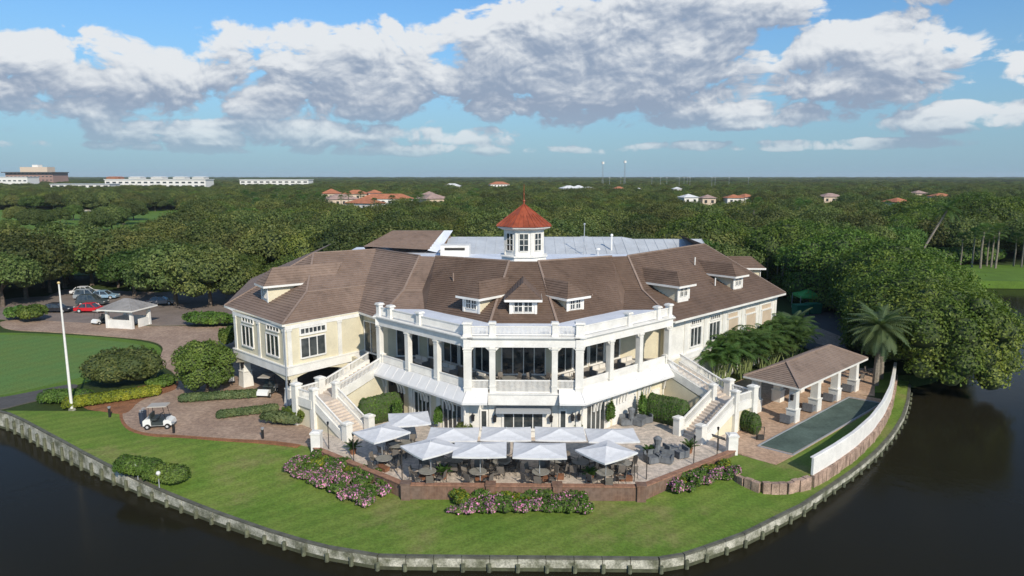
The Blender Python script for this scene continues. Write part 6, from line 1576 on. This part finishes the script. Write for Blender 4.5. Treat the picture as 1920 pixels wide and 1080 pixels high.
ov = .85; e = [pp_(-ov, -ov, 3.3), pp_(LL + ov, -ov, 3.3), pp_(LL + ov, WW_ + ov, 3.3), pp_(-ov, WW_ + ov, 3.3)]; r0, r1 = pp_(1.9, WW_ / 2, 4.6), pp_(LL - 1.9, WW_ / 2, 4.6)
mb = MB(); mb.courses(e[0], e[1], r1, r0, 12, .05); mb.courses(e[1], e[2], r1, r1, 12, .05); mb.courses(e[2], e[3], r0, r1, 12, .05); mb.courses(e[3], e[0], r0, r0, 12, .05); mb.quad(*[q - Vector((0, 0, .04)) for q in e][::-1]); ro = mb.build('roof', M_TILEP, pv)
mb = MB()
for a, b_ in ((e[0], r0), (e[1], r1), (e[2], r1), (e[3], r0), (r0, r1)): mb.beam(a + Vector((0, 0, .05)), b_ + Vector((0, 0, .05)), .22, .12)
mb.build('ridge_cap', M_CAP, ro); mb = MB()
for i in range(4): mb.beam(e[i] - Vector((0, 0, .08)), e[(i + 1) % 4] - Vector((0, 0, .08)), .1, .16)
mb.build('fascia', M_WHITE, ro)
for b_ in (0, WW_): q = pp_(0, b_); mb = MB(); c = q - Vector((du.x, du.y, 0)) * .44; mb.box((c.x, c.y, 2.2), (.2, .22, .4), az); mb.box((c.x, c.y, 2.45), (.28, .3, .08), az, taper=.6); mb.build('wall_lantern', M_BLACK, pv)
for i, a in enumerate((.0, LL / 3, 2 * LL / 3, LL)):
    q = pp_(a - .75, .15); put(LC, (q.x, q.y, .03), az + 1.6, ('first', 'second', 'third', 'fourth')[i] + ' grey armchair from the near end beside the pavilion columns', 'armchairs at the pavilion columns')
for px, py in ((1650, 702), (1628, 704), (1612, 716)):
    p = at(px, py, 0); put(C0, (p.x, p.y, .03), px, 'dark chair on the grass edge behind the court pavilion', 'chairs behind the court pavilion')
p = at(1425, 825, 0); mb = MB()
for dx in (-.3, .3): mb.cyl((p.x + dx, p.y, 0), (p.x + dx, p.y, 1.1), .03, .03, 6)
mb.cyl((p.x - .3, p.y, 1.1), (p.x + .3, p.y, 1.1), .03, .03, 6); mb.box((p.x, p.y, .25), (.5, .3, .35)); tag(mb.build('ball_rack', M_WOODD), 'small dark metal ball rack at the near corner of the court', 'rack')

# far buildings
M_RT = mat('orange_tile', (.42, .16, .08), .8, var=.2, vscale=.5); M_RP = mat('pinkish_tile', (.36, .25, .21), .8, var=.2, vscale=.5); M_RW = mat('white_roof', (.7, .7, .68), .7); M_BRK = mat('far_brick', (.34, .21, .17), .8); M_FARW = mat('far_white_wall', (.75, .73, .68), .7); M_PEACH = mat('peach_wall', (.62, .50, .38), .8)
RM = {'r': (M_RT, 'orange-red'), 'p': (M_RP, 'pinkish brown'), 'o': (M_RT, 'orange'), 'w': (M_RW, 'white')}
wheres = ['tallest of the villa group left of the cupola', 'low front house of the left villa group', 'behind the low pinkish house in the left group', 'small upper block of the middle villa group', 'wide low house of the middle villa group', 'nearest house, low among trees in the villa group', 'standing alone left of the cupola', 'small and half hidden left of the cupola',
          'far off just left of the cupola', 'far off on the horizon left of the cupola tip', 'leftmost of three far pale houses right of the cupola', 'middle of three far pale houses right of the cupola', 'rightmost of three far pale houses right of the cupola', 'below the right radio tower', 'tiny and far right of the radio towers', 'tiny by the field light poles', 'small house in the wood above the right wing, left one', 'small house in the wood above the right wing, right one', 'beyond the wood right of the field poles, left one', 'beyond the wood right of the field poles, right one', 'left of the ficus tops', 'with pointed roof right above the ficus row', 'far right beyond the ficus row', 'far right, low in the trees']
def house(i, px, Y, w, d, h, key, rz):
    k = vdir(px); c = Vector((k * Y, Y, 0)); rm, rn = RM[key]
    t = thing('villa', 'far %s-roofed house %s' % (rn, wheres[i]), 'house', c)
    wall = M_FARW if key in 'wo' else M_PEACH
    mb = MB(); mb.box((c.x, c.y, h / 2), (w, d, h), rz); wo_ = mb.build('wall', wall, t)
    mb = MB(); ca, sa = math.cos(rz), math.sin(rz); q = lambda x, y, z: Vector((c.x + x * ca - y * sa, c.y + x * sa + y * ca, z)); W2, D2 = w / 2 + .8, d / 2 + .8; rl = max(0.2, w / 2 - d / 2); rh = d * .22
    e = [q(-W2, -D2, h), q(W2, -D2, h), q(W2, D2, h), q(-W2, D2, h)]; r0, r1 = q(-rl, 0, h + rh), q(rl, 0, h + rh)
    mb.quad(e[0], e[1], r1, r0); mb.quad(e[1], e[2], r1); mb.quad(e[2], e[3], r0, r1); mb.quad(e[3], e[0], r0); mb.build('roof', rm, t)
    n = max(2, int(w / 4))
    for j in range(n):
        x = -w / 2 + w * (j + .5) / n; mb = MB(); mb.quad(q(x - .8, -d / 2 - .05, h - 3), q(x + .8, -d / 2 - .05, h - 3), q(x + .8, -d / 2 - .05, h - 1.2), q(x - .8, -d / 2 - .05, h - 1.2)); mb.build('window', M_GLASS, t)
for i, v_ in enumerate(VIL): house(i, *v_)
def block(name, lab, px0, px1, Y, z1, dep, wallm, roofm, bands, nwin, extra=None):
    x0, x1 = vdir(px0) * Y, vdir(px1) * Y; t = thing(name, lab, 'building', ((x0 + x1) / 2, Y, 0)); mb = MB(); mb.box(((x0 + x1) / 2, Y + dep / 2, z1 / 2), (x1 - x0, dep, z1)); mb.build('wall', wallm, t)
    mb = MB(); mb.box(((x0 + x1) / 2, Y + dep / 2, z1 + .4), (x1 - x0 + 1.5, dep + 1.5, .8)); mb.build('roof', roofm, t)
    for z in bands:
        for j in range(nwin):
            x = x0 + (x1 - x0) * (j + .5) / nwin; ww = (x1 - x0) / nwin * .28; MB().quad((x - ww, Y - .15, z), (x + ww, Y - .15, z), (x + ww, Y - .15, z + 1.8), (x - ww, Y - .15, z + 1.8)).build('window', M_GLASS, t)
    if extra: extra(t, x0, x1, Y)
def gables(t, x0, x1, Y):
    for f in (.08, .3, .52, .74, .93):
        x = x0 + (x1 - x0) * f; mb = MB(); mb.box((x, Y + 6, 18.6), (14, 13, 1.6)); mb.box((x, Y + 6, 20), (15, 14, .8), taper=.6); mb.build('tower_block', M_FARW if f != .08 else M_RT, t)
block('office_building', 'long white flat-roofed building with dark windows on the left horizon', 200, 388, 820, 16.5, 22, M_FARW, M_RW, (8.5, 12.5), 16, gables)
block('office_building', 'second white building on the horizon, right of the long one', 452, 580, 950, 15.5, 22, M_FARW, M_RW, (8.5, 12), 11)
block('low_building', 'low grey-white building in front of the long white one at far left', 98, 208, 760, 11.8, 20, M_FARW, M_RIB, (9,), 8)
def hosp(t, x0, x1, Y):
    w = x1 - x0; mb = MB(); mb.box((x0 + w * .55, Y + 20, 34), (w * .58, 24, 10)); mb.build('upper_storey', M_PEACH, t); mb = MB(); mb.box((x0 + w * .55, Y + 20, 41), (w * .12, 14, 5)); mb.build('penthouse', M_FARW, t); mb = MB(); mb.box((x0 + w * .5, Y + 20, 28.2), (w * 1.08, 52, 1.6)); mb.build('upper_roof', M_ASPH, t)
block('hospital_building', 'large stepped brick and white building on the far left horizon', 16, 104, 1400, 27, 48, M_BRK, M_RW, (12, 19, 25), 12, hosp)
block('low_building', 'white two-storey building with square windows at the far left edge', -30, 56, 1050, 19, 26, M_FARW, M_RW, (13,), 9)
# radio towers and field light poles
for px, top, lab in ((1129, 302, 'left far radio tower with white head above the horizon'), (1170, 300, 'right far radio tower above the horizon')):
    Y = 1000; k = vdir(px) * Y; zt = yz(px, top, Y).z; t = thing('radio_tower', lab, 'tower', (k, Y, 0)); mb = MB()
    for dx, dy in ((-1, -1), (1, -1), (1, 1), (-1, 1)): mb.cyl((k + dx * 1.1, Y + dy * 1.1, 0), (k + dx * .35, Y + dy * .35, zt), .14, .1, 4)
    for j in range(10): z = zt * j / 10; z2 = zt * (j + 1) / 10; s_ = 1.1 - .75 * j / 10; mb.cyl((k - s_, Y - s_, z), (k + s_, Y - s_, z2), .09, .09, 4); mb.cyl((k - s_, Y + s_, z), (k - s_, Y - s_, z2), .09, .09, 4)
    mb.build('mast', M_STEEL, t); mb = MB(); mb.cyl((k, Y, zt - 4.2), (k, Y, zt - 1), 2.0, 2.0, 10); mb.build('antenna_head', M_FARW, t)
for i, px in enumerate((1142, 1163, 1221, 1237, 1249, 1272, 1281, 1287, 1292, 1333, 1339, 1365, 1401)):
    Y = 880 + (i % 4) * 25; x = vdir(px) * Y; t = thing('field_light_pole', 'thin pale field light pole standing in the far woodland', 'light pole', (x, Y, 0), group='field light poles near the horizon'); MB().cyl((x, Y, 0), (x, Y, 19.0), .20, .14, 6).build('pole', M_STEEL, t); MB().box((x, Y, 18.9), (2.0, .4, .6)).build('lamp_bar', M_STEEL, t)

# thin summer air between the camera and the horizon
hz_m = bpy.data.materials.new('haze_air'); hz_m.use_nodes = True; t = hz_m.node_tree; t.nodes.clear()
pv_ = N(t, 'ShaderNodeVolumePrincipled'); pv_.inputs['Color'].default_value = (.80, .90, 1.0, 1); pv_.inputs['Density'].default_value = 0.00006
ou = N(t, 'ShaderNodeOutputMaterial'); t.links.new(pv_.outputs[0], ou.inputs['Volume'])
mb = MB(); mb.box((0, 4500, 25), (19400, 10400, 60)); o = mb.build('haze', hz_m, kind='stuff')
